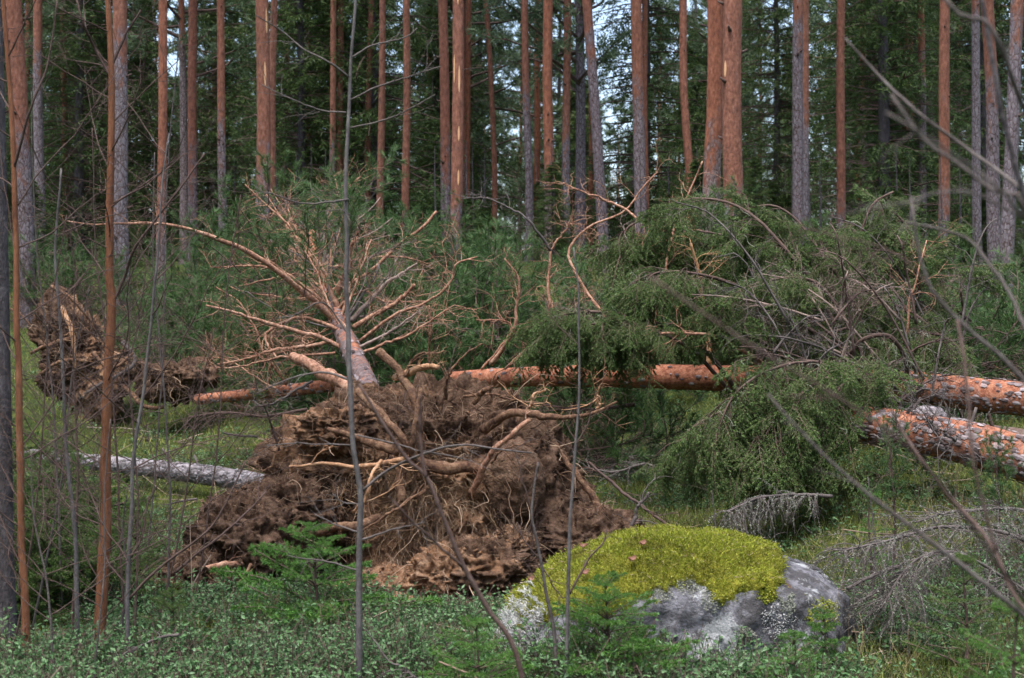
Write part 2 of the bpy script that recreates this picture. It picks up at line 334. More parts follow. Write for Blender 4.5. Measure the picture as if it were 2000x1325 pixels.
# ------------------------------------------------------------------ terrain
PY = np.array([-400, 0, 9, 10.5, 12, 14, 17, 20, 23, 28, 34, 45, 60, 90, 140, 400]); PZ = np.array([0, 0, 0, .03, .10, .27, .66, 1.45, 2.2, 3.05, 3.5, 3.55, 2.9, 0.5, -2, -8])
def gz(x, y):
    x = np.asarray(x, float); y = np.asarray(y, float)
    z = np.interp(y, PY, PZ) * .5 + (np.interp(y - 1.0, PY, PZ) + np.interp(y + 1.0, PY, PZ)) * .25
    z = z + .50 * sstep(1.3, 3.0, x) * sstep(7.2, 9.6, y) * (1 - sstep(13, 22, y))
    z = z - .30 * np.exp(-(((x + 1.25) / .55) ** 2 + ((y - 8.95) / .35) ** 2))
    z = z + .62 * np.exp(-(((x + 5.15) / .75) ** 2 + ((y - 15.3) / .6) ** 2))
    z = z - .12 * sstep(-3.0, -5.0, x) * sstep(5, 9, y)
    p = np.stack([x, y, np.zeros_like(x)], -1)
    return z + .16 * fbm(p * .45, 3, 5) * sstep(2, 8, y) + .055 * fbm(p * 1.9, 3, 9)
def axis(parts): return np.unique(np.concatenate([np.arange(a, b, s) for a, b, s in parts]))
gx = axis([(-420, -60, 30), (-60, -16, 2.5), (-16, -5, .4), (-5, 5, .075), (5, 16, .4), (16, 60, 2.5), (60, 421, 30)])
gy = axis([(-60, 0, 6), (0, 4, .5), (4, 14, .075), (14, 26, .2), (26, 60, 1), (60, 140, 5), (140, 421, 30)])
X, Y = np.meshgrid(gx, gy); Z = gz(X, Y); near = (np.abs(X) < 6) & (Y < 14) & (Y > 3)
V = np.stack([X, Y, Z], -1); V[..., 2] += np.where(near, .022 * fbm(V * 7, 3, 3), 0)
nx, ny = len(gx), len(gy); i = (np.arange(ny - 1)[:, None] * nx + np.arange(nx - 1)).ravel()
bare = -.25 + .75 * np.exp(-(((X + .45) / 1.0) ** 2 + ((Y - 8.75) / .5) ** 2)) + .25 * np.exp(-(((X - .7) / .5) ** 2 + ((Y - 9.6) / .5) ** 2))
gmb = MB().add(V.reshape(-1, 3), quad=np.stack([i, i + 1, i + nx + 1, i + nx], 1), a=bare.ravel())
ground = gmb.build('ground', 'forest_floor'); ground['kind'] = 'structure'

def onground(x, y): return np.array([x, y, float(gz(x, y))])

# ------------------------------------------------------------------ shared shapes
def pine_crown(seed, H, z0, Rm, nb, tl, tw, dens):
    """crown round a vertical axis, tree base at the origin; branches (mat 0) and needle tufts (mat 1)"""
    r = R(seed); mb = MB(); 
    zz = z0 + (H - z0) * np.sort(r.uniform(0, 1, nb)) ** .9; az = r.uniform(0, 2 * pi, nb)
    u = (zz - z0) / (H - z0); L = Rm * (1.0 - .75 * u ** 2) * r.uniform(.55, 1.15, nb)
    p0 = np.stack([zz * 0, zz * 0, zz], 1); d = np.stack([np.cos(az), np.sin(az), r.uniform(-.1, .35, nb) + .5 * u], 1)
    P = wander(p0, d, L, 7, r, .13, -.02); tubes(mb, P, (.012 + .012 * L[:, None]) * np.linspace(1.2, .3, 7), 4)
    k = 7; s = r.uniform(.3, 1, (nb, k)); p, t = along(P, s); p = p.reshape(-1, 3); t = t.reshape(-1, 3)
    dd = t + r.normal(size=t.shape) * [.7, .7, .35]; P2 = wander(p, dd, np.repeat(L, k) * .3, 5, r, .2); tubes(mb, P2, np.full((len(P2), 5), .007), 3)
    s = np.tile(np.linspace(.35, 1, 5), (len(P2), 1)) + r.uniform(-.08, .08, (len(P2), 5)); q, t = along(P2, s); q = q.reshape(-1, 3); t = t.reshape(-1, 3)
    q = np.repeat(q, dens, 0) + r.normal(size=(len(q) * dens, 3)) * [.05, .05, .03]; t = np.repeat(t, dens, 0)
    blades(mb, q, t * .5 + r.normal(size=q.shape) * .8 + [0, 0, .35], tl * r.uniform(.6, 1.2, len(q)), tw, r, 1)
    return mb
def spruce_crown(seed, H, Rm, whorls, per, nn, nl, nw):
    r = R(seed); mb = MB()
    nb = whorls * per; u = np.repeat(np.linspace(.04, .99, whorls), per) + r.uniform(-.015, .015, nb); z = H * u
    az = r.uniform(0, 2 * pi, nb); L = Rm * (1 - u) ** .8 * r.uniform(.6, 1.15, nb) + .12
    d = np.stack([np.cos(az), np.sin(az), np.full(nb, .15)], 1); p0 = np.stack([z * 0, z * 0, z], 1)
    P = wander(p0, d, L, 7, r, .08, .12 * (1 - .5)); tubes(mb, P, (.006 + .008 * L[:, None]) * np.linspace(1.2, .3, 7), 3)
    k = 12; s = r.uniform(.15, 1, (nb, k)); p, t = along(P, s); p = p.reshape(-1, 3); t = t.reshape(-1, 3)
    dd = t * .5 + unit(np.cross(t, [0, 0, 1])) * r.choice([-1, 1], len(t))[:, None] * .7 + r.normal(size=t.shape) * .2 + [0, 0, -.35]
    P2 = wander(p, dd, np.repeat(L, k) * .28 + .08, 4, r, .1, .25)
    needle_coat(mb, P2, nn, nl, nw, r, 1, 1.0); needle_coat(mb, P, nn, nl, nw, r, 1, 1.0)
    return mb
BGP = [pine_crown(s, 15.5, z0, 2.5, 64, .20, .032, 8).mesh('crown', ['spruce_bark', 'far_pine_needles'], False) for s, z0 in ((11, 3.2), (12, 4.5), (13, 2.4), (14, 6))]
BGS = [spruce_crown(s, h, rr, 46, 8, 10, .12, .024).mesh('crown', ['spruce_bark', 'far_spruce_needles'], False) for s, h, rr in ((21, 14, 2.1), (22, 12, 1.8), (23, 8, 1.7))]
TOPC = [pine_crown(s, 18, 12.5, 2.0, 34, .16, .026, 5).mesh('crown', ['dead_branch', 'far_pine_needles'], False) for s in (31, 32)]
def spray(seed, L=.55):
    """a fallen pine's leafy twig: tufts of long needles"""
    r = R(seed); mb = MB(); C = wander(np.zeros((1, 3)), np.array([[1, 0, .25]]), L, 8, r, .12)
    tubes(mb, C, np.linspace(.006, .003, 8)[None], 4, 0)
    n = 9; s = r.uniform(.2, 1, (1, n)); p, t = along(C, s); P = wander(p[0], t[0] * .7 + r.normal(size=(n, 3)) * .6, L * .45, 5, r, .15, -.05)
    tubes(mb, P, np.full((n, 5), .0028), 3, 0); P = np.concatenate([P, C[:, 3:]])
    s = r.uniform(.5, 1, (len(P), 52)); q, t = along(P, s); q = q.reshape(-1, 3); t = t.reshape(-1, 3)
    blades(mb, q, t * .8 + unit(np.cross(t, r.normal(size=t.shape))) * .75, .075 * r.uniform(.7, 1.2, len(q)), .0056, r, 1)
    return mb.mesh('needle_spray', ['brown_twig', 'pine_needles'], False)
SPR = [spray(s) for s in (41, 42, 43, 44)]
def stub_mesh():
    mb = MB(); tubes(mb, np.array([[[0, 0, 0], [.03, 0, .008], [.07, .004, .03]]]), np.array([[.022, .014, .009]]), 6, 0, None, True); return mb.mesh('branch_stub', 'brown_twig')
STUB = stub_mesh()

# ------------------------------------------------------------------ standing pines
def standing(xt, xb, wpx, d, og, name='pine_tree', label=None, group=None, H=None, bend=0.0, stubs=7, bare=0, dead=0, matn='pine_bark', top=True, seed=0):
    """xt, xb: photo x where the stem crosses the top edge and the height of y=500; og: photo y where the bark turns from grey to orange"""
    r = R(int(xt * 13 + d) + seed); xs = lambda x: (x - CX) / F * d
    z1 = CH + CY / F * d; z0 = CH + (CY - 500) / F * d; X = lambda z: xs(xb) + (xs(xt) - xs(xb)) * (z - z0) / (z1 - z0)
    xg = xs(xb); zg = float(gz(xg, d)); xg = float(X(zg)); zg = float(gz(xg, d)); H = H or r.uniform(16.5, 19.5)
    o = thing(name, label, 'tree', (xg, d, zg), group)
    z = np.r_[-.25, np.linspace(0, 9, 40), np.linspace(9.6, H, 14)]; zz = z + zg
    x = X(zz); x = np.where(z > 9, X(zg + 9) + (x - X(zg + 9)) * .5, x)
    wob = r.normal(size=4) * .02 * np.array([1, 1, .6, .6])
    x = x + bend * np.sin((zz - z0) / (z1 - z0) * pi) + wob[0] * np.sin(z * .55 + 1) + wob[2] * np.sin(z * 1.4); y = d + wob[1] * np.sin(z * .5) + wob[3] * np.sin(z * 1.2 + 2)
    rad = wpx * d / F / 2 * np.interp(z, [-.3, 0, .35, 3, 9, H], [1.5, 1.38, 1.13, 1.02, .86, .15])
    vo = .5 + (zz - (CH + (CY - og) / F * d)) / 2.2
    mb = MB(); tubes(mb, np.stack([x, y, zz], 1)[None], rad[None], 18, 0, np.clip(vo, -.12, 1.12)[None], False, .05)
    tr = mb.build('trunk', matn, o)
    if top:
        link('crown', TOPC[int(r.integers(2))], o, (x[-1] - xg, y[-1] - d, H - 18), (0, 0, r.uniform(0, 6)))
    for k in range(stubs):
        zk = r.uniform(.6, 7.5); a = r.uniform(pi * .75, pi * 2.25); i = np.argmin(np.abs(z - zk)); rr = rad[i] * .93
        link('branch_stub', STUB, o, (x[i] - xg + rr * math.cos(a), y[i] - d + rr * math.sin(a), zk), (0, 0, a), r.uniform(.8, 1.7) * rad[i] / .12)
    for k in range(dead):
        zk = r.uniform(2.5, 8); a = r.choice([0, pi]) + r.uniform(-.7, .7); i = np.argmin(np.abs(z - zk)); mb = MB()
        C = wander(np.array([[x[i], y[i], zz[i]]]), np.array([[math.cos(a), math.sin(a), r.uniform(-.1, .4)]]), r.uniform(.5, 1.5), 9, r, .12)
        tubes(mb, C, np.linspace(.016, .005, 9)[None], 4); twiglets(mb, C[0], 5, .3, .004, r, sub=2); mb.build('dead_branch', 'brown_twig', o)
    for k in range(bare):                                   # torn strips where a falling neighbour scraped the bark off
        zk = r.uniform(1.6, 6.8); i = np.argmin(np.abs(z - zk)); a = -pi / 2 + r.uniform(-.9, .9); L = r.uniform(.15, .5); mb = MB(); kk = 7
        t = np.linspace(-1, 1, kk); wd = .02 * np.sqrt(1 - t ** 2 * .96) * rad[i] / .12; ctr = np.stack([np.interp(zk + t * L / 2, z, x), np.interp(zk + t * L / 2, z, y), zg + zk + t * L / 2], 1)
        rr = np.interp(zk + t * L / 2, z, rad) * 1.05; v = []
        for sgn in (-1, 0, 1): aa = a + sgn * wd / rr; v.append(ctr + np.stack([rr * np.cos(aa), rr * np.sin(aa), 0 * aa], 1))
        v = np.stack(v, 1).reshape(-1, 3); ii = (np.arange(kk - 1)[:, None] * 3 + np.arange(2)).ravel(); mb.add(v, quad=np.stack([ii, ii + 1, ii + 4, ii + 3], 1)); mb.build('bare_wood', 'splinter', o)
    return o
def sector(u):
    for lim, t in ((110, 'behind the mossy left root plate'), (300, 'behind the knotty orange sapling'), (470, 'behind the long arching dead limb'), (620, 'beside the thick orange pine with a second stem'), (840, 'behind the fan of dead limbs'), (930, 'next to the pale pine with torn bark strips'),
                   (1065, 'near the thin bowed red pine'), (1220, 'near the strongly leaning grey pine'), (1340, 'between the leaning grey pine and the thick pair'), (1500, 'behind the thick close pair of pines'), (1600, 'near the two-stemmed dark brown pine'), (1730, 'behind the top of the fallen spruce'), (1870, 'behind the butt of the long fallen trunk')):
        if u < lim: return t
    return 'near the pale grey barked pine'
ROW = 'pines standing behind the fallen trees'
T = [  # x top, x at y=500, width px, distance, y of colour change, label, options
 (28, 47, 33, 22, 290, 'thick pine with orange upper bark right behind the left root plate', dict(dead=3)),
 (72, 80, 18, 30, 130, None, {}), (124, 128, 12, 36, 480, None, {}),
 (233, 241, 28, 23, 120, 'pine greyish violet nearly all the way up, behind the orange sapling', dict(dead=2)),
 (319, 315, 17, 20.5, 420, 'slender red pine rising from the slope beside the left root plate', dict(dead=2)),
 (376, 376, 17, 25, 330, None, dict(bare=1)), (431, 434, 15, 25, 260, None, {}),
 (513, 513, 26, 24, 340, 'thick orange pine with thin second stem close behind it', dict(bare=2)),
 (534, 532, 14, 27, 470, None, {}), (600, 609, 9, 34, 480, None, {}), (650, 652, 12, 31, 300, None, {}), (666, 662, 12, 32, 430, None, {}),
 (723, 717, 12, 32, 470, None, {}), (747, 743, 13, 30, 480, None, {}), (794, 794, 14, 29, 440, None, {}),
 (865, 873, 19, 27, 330, None, dict(dead=1)), (897, 886, 22, 23, 430, 'leaning pale orange pine with long torn strips of bare wood', dict(bare=9, stubs=3)),
 (915, 912, 10, 34, 500, None, {}), (946, 963, 10, 33, 480, 'thin bowed red pine next to a bright gap of sky', dict(bend=.12)),
 (1027, 1028, 14, 29, 200, None, {}), (1051, 1047, 12, 36, 480, None, {}), (1070, 1072, 19, 27, 330, None, {}), (1106, 1110, 15, 30, 280, None, {}),
 (1147, 1180, 19, 26, 90, 'grey pine leaning strongly, reddish only near its top', dict(stubs=5)), (1152, 1156, 9, 36, 520, None, {}),
 (1243, 1251, 22, 27, 200, None, {}), (1258, 1262, 12, 31, 480, None, {}), (1332, 1351, 15, 27, 520, 'slim deep orange pine leaning beside the two thick twin pines', {}),
 (1398, 1389, 32, 22, 310, 'thick smooth orange pine, one of a close pair behind the fallen spruce', dict(bare=0)),
 (1429, 1437, 37, 21, 400, 'thickest pine, grey and orange mottled with a torn scar, one of a close pair', dict(bare=2, stubs=7)),
 (1558, 1557, 20, 26, 60, 'dark brown pine with a red stem pressed against its side', {}), (1572, 1570, 17, 26.6, 250, None, {}),
 (1642, 1643, 16, 27, 430, None, {}), (1685, 1689, 11, 36, 220, None, {}), (1799, 1804, 14, 31, 150, None, {}), (1766, 1773, 11, 33, 480, None, {}),
 (1779, 1784, 9, 37, 480, None, {}), (1844, 1842, 20, 26, 400, None, {}), (1905, 1911, 16, 28, 20, None, {}), (1930, 1942, 24, 24, 190, None, {}),
 (1987, 1968, 25, 22, 60, 'pale grey barked pine with orange top at the edge of the stand', {}), (2060, 2050, 24, 25, 150, None, {}), (-40, -30, 26, 25, 150, None, {}),
]
for (a, b_, w_, d_, og, lab, kw) in T:
    if lab is None:
        lab = ('slender red barked pine ' if og > 320 else 'slender pine with greyish lower stem ') + sector(b_)
        standing(a, b_, w_, d_, og, 'pine_tree', lab, ('red pines ' if og > 320 else 'greyish pines ') + sector(b_), **kw)
    else: standing(a, b_, w_, d_, og, 'pine_tree', lab, **kw)
standing(-22, -12, 40, 7.2, -900, 'pine_tree', 'dark grey lichen crusted trunk at the edge beside the orange saplings', H=12, matn='dark_bark', stubs=2, dead=2)

# the wood behind: whole trees with crowns
rb = R(77)
def background():
    k = 0
    spots = []
    for d in np.arange(31, 92, .37):
        half = .39 * d + 2
        for t in range(60):
            x = rb.uniform(-half, half); u = 1000 + x / d * F
            gap = max((1 - abs(u - c) / wd) for c, wd in ((974, 26), (1190, 18), (1310, 14), (1615, 26), (1745, 16), (1985, 26), (395, 12), (745, 8)))
            if gap > 0 and d < 80: continue
            if all((x - a) ** 2 + (d - b) ** 2 > 1.5 ** 2 for a, b in spots): break
        spots.append((x, d))
    for i, (x, d) in enumerate(spots):
        sp = rb.uniform() < (.42 if x < 1 or x > 7 else .3)
        z = float(gz(x, d)); hs = rb.uniform(.85, 1.2)
        nm = 'spruce_tree' if sp else 'pine_tree'
        o = thing(nm, ('dark spruce in the far wood ' if sp else 'green crowned pine in the far wood ') + sector(1000 + x / d * F), 'tree', (x, d, z), ('far spruces ' if sp else 'far pines ') + sector(1000 + x / d * F))
        me = BGS[int(rb.integers(3))] if sp else BGP[int(rb.integers(4))]
        link('crown', me, o, (0, 0, 0), (0, 0, rb.uniform(0, 6.28)), hs)
        link('trunk', BTS if sp else BTP[int(rb.integers(2))], o, (0, 0, -.2), (0, 0, rb.uniform(0, 6.28)), hs)
def far_trunk(mn, og, h):
    z = np.linspace(0, h, 24); r = R(int(og * 10)); mb = MB()
    tubes(mb, np.stack([.05 * np.sin(z * .4), .05 * np.cos(z * .33), z], 1)[None], np.interp(z, [0, 1, h], [.15, .115, .02])[None], 10, 0, np.clip((z - og) / 2, -.1, 1.1)[None], False, .05)
    return mb.mesh('trunk', mn)
BTS = far_trunk('dark_bark', 99, 12.5); BTP = [far_trunk('pine_bark', 2, 15), far_trunk('pine_bark', 5, 15)]
background()
# the same wood closes round behind the viewer and at both sides
rw = R(79); ring = []
for k in range(400):
    a = rw.uniform(radians(115), radians(425)); dd = rw.uniform(9, 30); x, y = dd * math.cos(a), dd * math.sin(a)
    if y > 4 and abs(x) < .5 * y + 4: continue
    if any((x - p) ** 2 + (y - q) ** 2 < 2.6 ** 2 for p, q in ring): continue
    ring.append((x, y))
    if len(ring) > 58: break
for k, (x, y) in enumerate(ring):
    sp = k % 3 == 0; o = thing('spruce_tree' if sp else 'pine_tree', 'spruce of the wood round the clearing, beside the windfall' if sp else 'pine of the wood round the clearing, beside the windfall', 'tree', (x, y, float(gz(x, y))), 'wood round the clearing (spruces)' if sp else 'wood round the clearing (pines)')
    link('crown', BGS[k % 2] if sp else BGP[k % 4], o, (0, 0, 0), (0, 0, k * 1.7), 1.1); link('trunk', BTS if sp else BTP[k % 2], o, (0, 0, -.2), (0, 0, k), 1.1)
# young growth under the pines along the crest
ru = R(78)
for k in range(64):
    d = ru.uniform(23.5, 36); x = ru.uniform(-.4, .4) * d; u = 1000 + x / d * F
    if abs(u - 978) < 22 or abs(u - 1180) < 20 or abs(u - 1620) < 18: continue
    o = thing('young_spruce', 'bushy young spruce under the pines, ' + sector(u), 'young spruce', (x, d, float(gz(x, d))), 'young spruces ' + sector(u))
    link('crown', BGS[int(ru.integers(3))], o, (0, 0, -.1), (0, 0, ru.uniform(0, 6.28)), (ru.uniform(.25, .42),) * 2 + (ru.uniform(.06, .17),)); link('trunk', BTS, o, (0, 0, -.1), (0, 0, 0), (.25, .25, .2))

# ------------------------------------------------------------------ the uprooted pine: trunk falling away, root plate facing us
def polymask(poly, q):
    a = np.asarray(poly, float); b = np.roll(a, -1, 0); x, y = q[..., 0], q[..., 1]; c = np.zeros(x.shape, bool)
    for (x0, y0), (x1, y1) in zip(a, b): c ^= ((y0 > y) != (y1 > y)) & (x < (x1 - x0) * (y - y0) / (y1 - y0 + 1e-9) + x0)
    return c
def soil_plate(outline, cpx, d0, bulge, thick, sand_hollowsf, seed, nr=150, na=230, amp=.10, tilt=0.0):
    """irregular disk of earth in the vertical plane at distance d0; front bulges to the viewer"""
    O = np.array([px(x, y, d0) for x, y in outline]); c = px(*cpx, d0)
    D = O - c; ang = np.unwrap(np.arctan2(D[:, 2], D[:, 0])); 
    if ang[-1] < ang[0]: ang = -ang; sg = -1
    else: sg = 1
    A = np.linspace(ang[0], ang[0] + 2 * pi, na, endpoint=False); ln = np.linalg.norm(D[:, [0, 2]], axis=1)
    rr = np.interp(A, np.r_[ang, ang[0] + 2 * pi], np.r_[ln, ln[0]]); A = A * sg
    t = np.linspace(0, 1.55, nr); rho = np.where(t < 1, t, 1 - (t - 1) * .55); dep = np.where(t < 1, -bulge * (1 - np.clip(t, 0, 1) ** 2.4), (t - 1) / .55 * thick)
    x = c[0] + rr[None] * rho[:, None] * np.cos(A); z = c[2] + rr[None] * rho[:, None] * np.sin(A); y = d0 + dep[:, None] + 0 * x + tilt * (z - c[2])
    P = np.stack([x, y, z], -1); nrm = np.stack([np.cos(A)[None] * rho[:, None] * .7, -np.ones_like(x) * np.clip(1.2 - t, .05, 1)[:, None], np.sin(A)[None] * rho[:, None] * .7], -1); nrm = unit(nrm)
    dsp = amp * 1.3 * fbm(P * 2.3, 3, seed, True) + amp * .8 * fbm(P * 7, 3, seed + 3, True) + amp * .42 * fbm(P * 24, 3, seed + 7, True)
    dsp = dsp - dsp.mean()
    P = P + nrm * (dsp * np.clip(rho * 6, 0, 1)[:, None])[..., None]
    sx = (P[..., 0] / P[..., 1]) * F + CX; sy = CY - (P[..., 2] - CH) / P[..., 1] * F
    a = sand_hollowsf(sx, sy); i = (np.arange(nr - 1)[:, None] * na + np.arange(na)[None]); j = (np.arange(nr - 1)[:, None] * na + (np.arange(na)[None] + 1) % na)
    q = np.stack([i, j, j + na, i + na], -1).reshape(-1, 4)
    return MB().add(P.reshape(-1, 3), quad=q if sg > 0 else q[:, ::-1], a=a.ravel()), P, nrm
def blob(mb, c, rad, seed, amp=.25, n=60, a=0.0, fr=2.0, rot=0.0):
    th = np.linspace(0, pi, n)[:, None]; ph = np.linspace(0, 2 * pi, 2 * n, endpoint=False)[None]
    D = np.stack([np.sin(th) * np.cos(ph), np.sin(th) * np.sin(ph), np.cos(th) + 0 * ph], -1)
    s = 1 + amp * fbm(D * fr + seed, 3, seed, True) + amp * .5 * fbm(D * fr * 3.2 + seed, 3, seed + 2, True) + amp * .2 * fbm(D * fr * 10, 2, seed + 4)
    L = D * s[..., None] * np.asarray(rad); cr, sr = math.cos(rot), math.sin(rot)
    P = np.stack([L[..., 0] * cr - L[..., 1] * sr, L[..., 0] * sr + L[..., 1] * cr, L[..., 2]], -1) + np.asarray(c)
    i = np.arange(n - 1)[:, None] * 2 * n + np.arange(2 * n)[None]; j = np.arange(n - 1)[:, None] * 2 * n + (np.arange(2 * n)[None] + 1) % (2 * n)
    mb.add(P.reshape(-1, 3), quad=np.stack([i, i + 2 * n, j + 2 * n, j], -1).reshape(-1, 4), a=a); return P, D
def gauss(sx, sy, c, s): return np.exp(-(((sx - c[0]) / s[0]) ** 2 + ((sy - c[1]) / s[1]) ** 2))

base = onground(-.55, 9.9); up = thing('uprooted_pine', 'uprooted pine with a big earthy root plate of torn roots facing the boulder', 'fallen tree', base)
OUT = [(520, 955), (522, 885), (565, 835), (612, 802), (650, 782), (700, 760), (760, 745), (830, 742), (900, 748), (965, 768), (1040, 808), (1085, 845), (1112, 890), (1140, 950), (1170, 1010), (1210, 1050),
       (1190, 1110), (1090, 1140), (980, 1160), (860, 1190), (760, 1200), (715, 1150), (660, 1085), (600, 1055), (540, 1020)]
def sand_hollowsA(x, y): return .26 + 1.1 * gauss(x, y, (830, 1060), (130, 150)) + .75 * gauss(x, y, (625, 860), (80, 55)) + .35 * gauss(x, y, (800, 930), (90, 60)) + .4 * gauss(x, y, (960, 1070), (80, 60)) - .35 * gauss(x, y, (620, 1010), (90, 70)) - .55 * gauss(x, y, (1080, 920), (70, 110)) - .25 * gauss(x, y, (900, 810), (110, 50))  # sandy patches added; subtracted spots paint the hollows darker
smb, SP, SN = soil_plate(OUT, (820, 965), 9.95, .42, .75, sand_hollowsA, 3, tilt=.25, amp=.15)
plate = smb.build('root_plate', 'soil', up)
def clods(P, Nn, n, seed, s0, s1, par, mats='soil'):
    r = R(seed); i = r.integers(0, len(P), n); mb = MB(); D8 = unit(np.array([[1, 0, 0], [-1, 0, 0], [0, 1, 0], [0, -1, 0], [0, 0, 1], [0, 0, -1]], float)); T8 = np.array([[0, 2, 4], [2, 1, 4], [1, 3, 4], [3, 0, 4], [2, 0, 5], [1, 2, 5], [3, 1, 5], [0, 3, 5]])
    sz = r.uniform(s0, s1, n) * r.uniform(.4, 1, n); q = P[i] + Nn[i] * sz[:, None] * .3
    V = q[:, None] + D8[None] * sz[:, None, None] * r.uniform(.5, 1.3, (n, 6, 1)) + r.normal(size=(n, 6, 3)) * sz[:, None, None] * .25
    sx = q[:, 0] / q[:, 1] * F + CX; sy = CY - (q[:, 2] - CH) / q[:, 1] * F
    mb.add(V.reshape(-1, 3), tri=(np.arange(n)[:, None, None] * 6 + T8[None]).reshape(-1, 3), a=np.repeat(sand_hollowsA(sx, sy) + r.normal(size=n) * .12, 6)); return stuff(mb.build('clods', mats, par, False))
LP = []
# lumps of torn earth round the plate's foot
def lump(x, y, d, rx, ry, rz, sd, a, name='soil_lump', amp=.3):
    mb = MB(); P_, D_ = blob(mb, px(x, y, d), (rx, ry, rz), sd, amp + .1, 70, a, 2.6); o_ = mb.build(name, 'soil', plate)
    LP.append((P_[P_[..., 1] < d + .1], D_[P_[..., 1] < d + .1])); return o_
lump(470, 1060, 9.1, .27, .3, .24, 5, .02); lump(560, 1010, 9.5, .30, .3, .20, 6, .0); lump(390, 1140, 8.8, .20, .22, .17, 7, .15)
lump(1150, 1070, 9.7, .36, .3, .20, 9, .0); lump(1260, 1065, 9.8, .25, .25, .09, 10, .1)
lump(770, 1165, 9.0, .30, .25, .14, 11, .75); lump(930, 1120, 9.1, .30, .28, .17, 12, .35); lump(660, 840, 9.8, .22, .25, .14, 13, .55)
lump(1000, 1080, 9.25, .14, .14, .12, 14, .4); lump(860, 1130, 8.95, .16, .15, .15, 15, .7)
# roots traced one by one
RT = [ # points, widths, material
 ([(738, 686, 9.5), (790, 738, 9.42), (815, 800, 9.35), (824, 885, 9.4)], 20, 24, 'root_bark'), ([(770, 738, 9.5), (810, 728, 9.4), (856, 718, 9.3)], 20, 13, 'pale_wood'),
 ([(822, 758, 9.3), (816, 820, 9.25), (822, 885, 9.3), (835, 930, 9.45)], 12, 18, 'root_bark'), ([(700, 765, 9.7), (752, 822, 9.4), (790, 870, 9.3), (812, 905, 9.4)], 22, 15, 'root_bark'),
 ([(945, 840, 9.6), (1000, 806, 9.4), (1070, 803, 9.3), (1140, 808, 9.25), (1205, 785, 9.2)], 26, 5, 'root_bark'), ([(1165, 800, 9.24), (1166, 773, 9.24)], 6, 5, 'pale_wood'),
 ([(920, 965, 9.45), (958, 895, 9.3), (1000, 850, 9.25), (1036, 820, 9.25)], 16, 10, 'dead_branch'), ([(565, 912, 9.3), (640, 904, 9.25), (740, 902, 9.2), (810, 890, 9.4)], 6, 14, 'pale_wood'),
 ([(640, 838, 9.4), (700, 852, 9.35), (780, 882, 9.4)], 13, 24, 'root_bark'), ([(780, 905, 9.4), (860, 902, 9.35), (945, 918, 9.45)], 34, 26, 'root_bark'),
 ([(782, 905, 9.4), (786, 960, 9.35), (800, 1030, 9.4)], 28, 16, 'root_bark'), ([(925, 788, 9.5), (960, 754, 9.4)], 15, 9, 'root_bark'), ([(1030, 800, 9.5), (1066, 762, 9.45)], 9, 5, 'pale_wood'),
 ([(1150, 903, 10), (1215, 968, 9.95), (1270, 1008, 9.9), (1310, 1030, 9.85)], 7, 9, 'brown_twig'), ([(1232, 1032, 9.5), (1250, 990, 9.5), (1267, 962, 9.5)], 8, 6, 'grey_twig'),
 ([(395, 1112, 8.6), (450, 1100, 8.65), (490, 1092, 8.8), (515, 1072, 9.0)], 15, 15, 'dead_branch'), ([(395, 1112, 8.6), (410, 1128, 8.6), (450, 1140, 8.7)], 7, 4, 'pale_wood'),
 ([(420, 1180, 8.6), (450, 1148, 8.62), (490, 1102, 8.7)], 7, 9, 'root_bark'), ([(600, 1040, 9.2), (680, 1030, 9.15), (740, 1010, 9.3)], 22, 18, 'root_bark'),
 ([(570, 697, 11.0), (605, 712, 10.9), (660, 742, 10.7), (710, 770, 10.5)], 27, 34, 'dead_branch'), ([(790, 735, 9.4), (820, 700, 9.4), (858, 690, 9.4)], 8, 4, 'root_bark'),
 ([(1080, 860, 9.9), (1120, 930, 9.85), (1160, 990, 9.8), (1200, 1010, 9.7)], 9, 22, 'root_bark'), ([(690, 1000, 9.1), (720, 970, 9.0), (735, 930, 9.0), (745, 900, 9.15)], 7, 10, 'pale_wood'),
 ([(700, 1040, 9.05), (770, 1005, 9.0), (830, 960, 9.1)], 5, 9, 'root_bark'), ([(870, 780, 9.6), (880, 735, 9.5), (900, 700, 9.5), (940, 672, 9.6)], 10, 3, 'root_bark'),
 ([(960, 905, 9.3), (985, 880, 9.2), (1030, 868, 9.2)], 5, 3, 'root_bark'), ([(905, 775, 9.5), (990, 770, 9.6), (1060, 790, 9.7)], 8, 3, 'root_bark'), ([(545, 870, 9.5), (515, 905, 9.45), (490, 920, 9.5)], 5, 3, 'root_bark'),
]
rr_ = R(5)
for pts, w0, w1, mm in RT:
    mb = MB(); C = limb(mb, pts, w0 * .82, w1 * .82, 30, 9, rough=.26, wob=.012)
    twiglets(mb, C, 2, .26, .0055, rr_, sub=3, wob=.3, s0=.1, up=-.1); twiglets(mb, C, 9, .13, .0022, rr_, sub=3, wob=.4, s0=.05, up=-.1); mb.build('root', mm, plate)
# embedded stone, held by the plate
st = MB(); blob(st, px(1000, 940, 9.62), (.18, .2, .25), 44, .22, 60, 0, 1.3, .5)
tag(st.build('stone', 'stone'), 'smooth brown stone clasped in the torn root plate', 'stone')
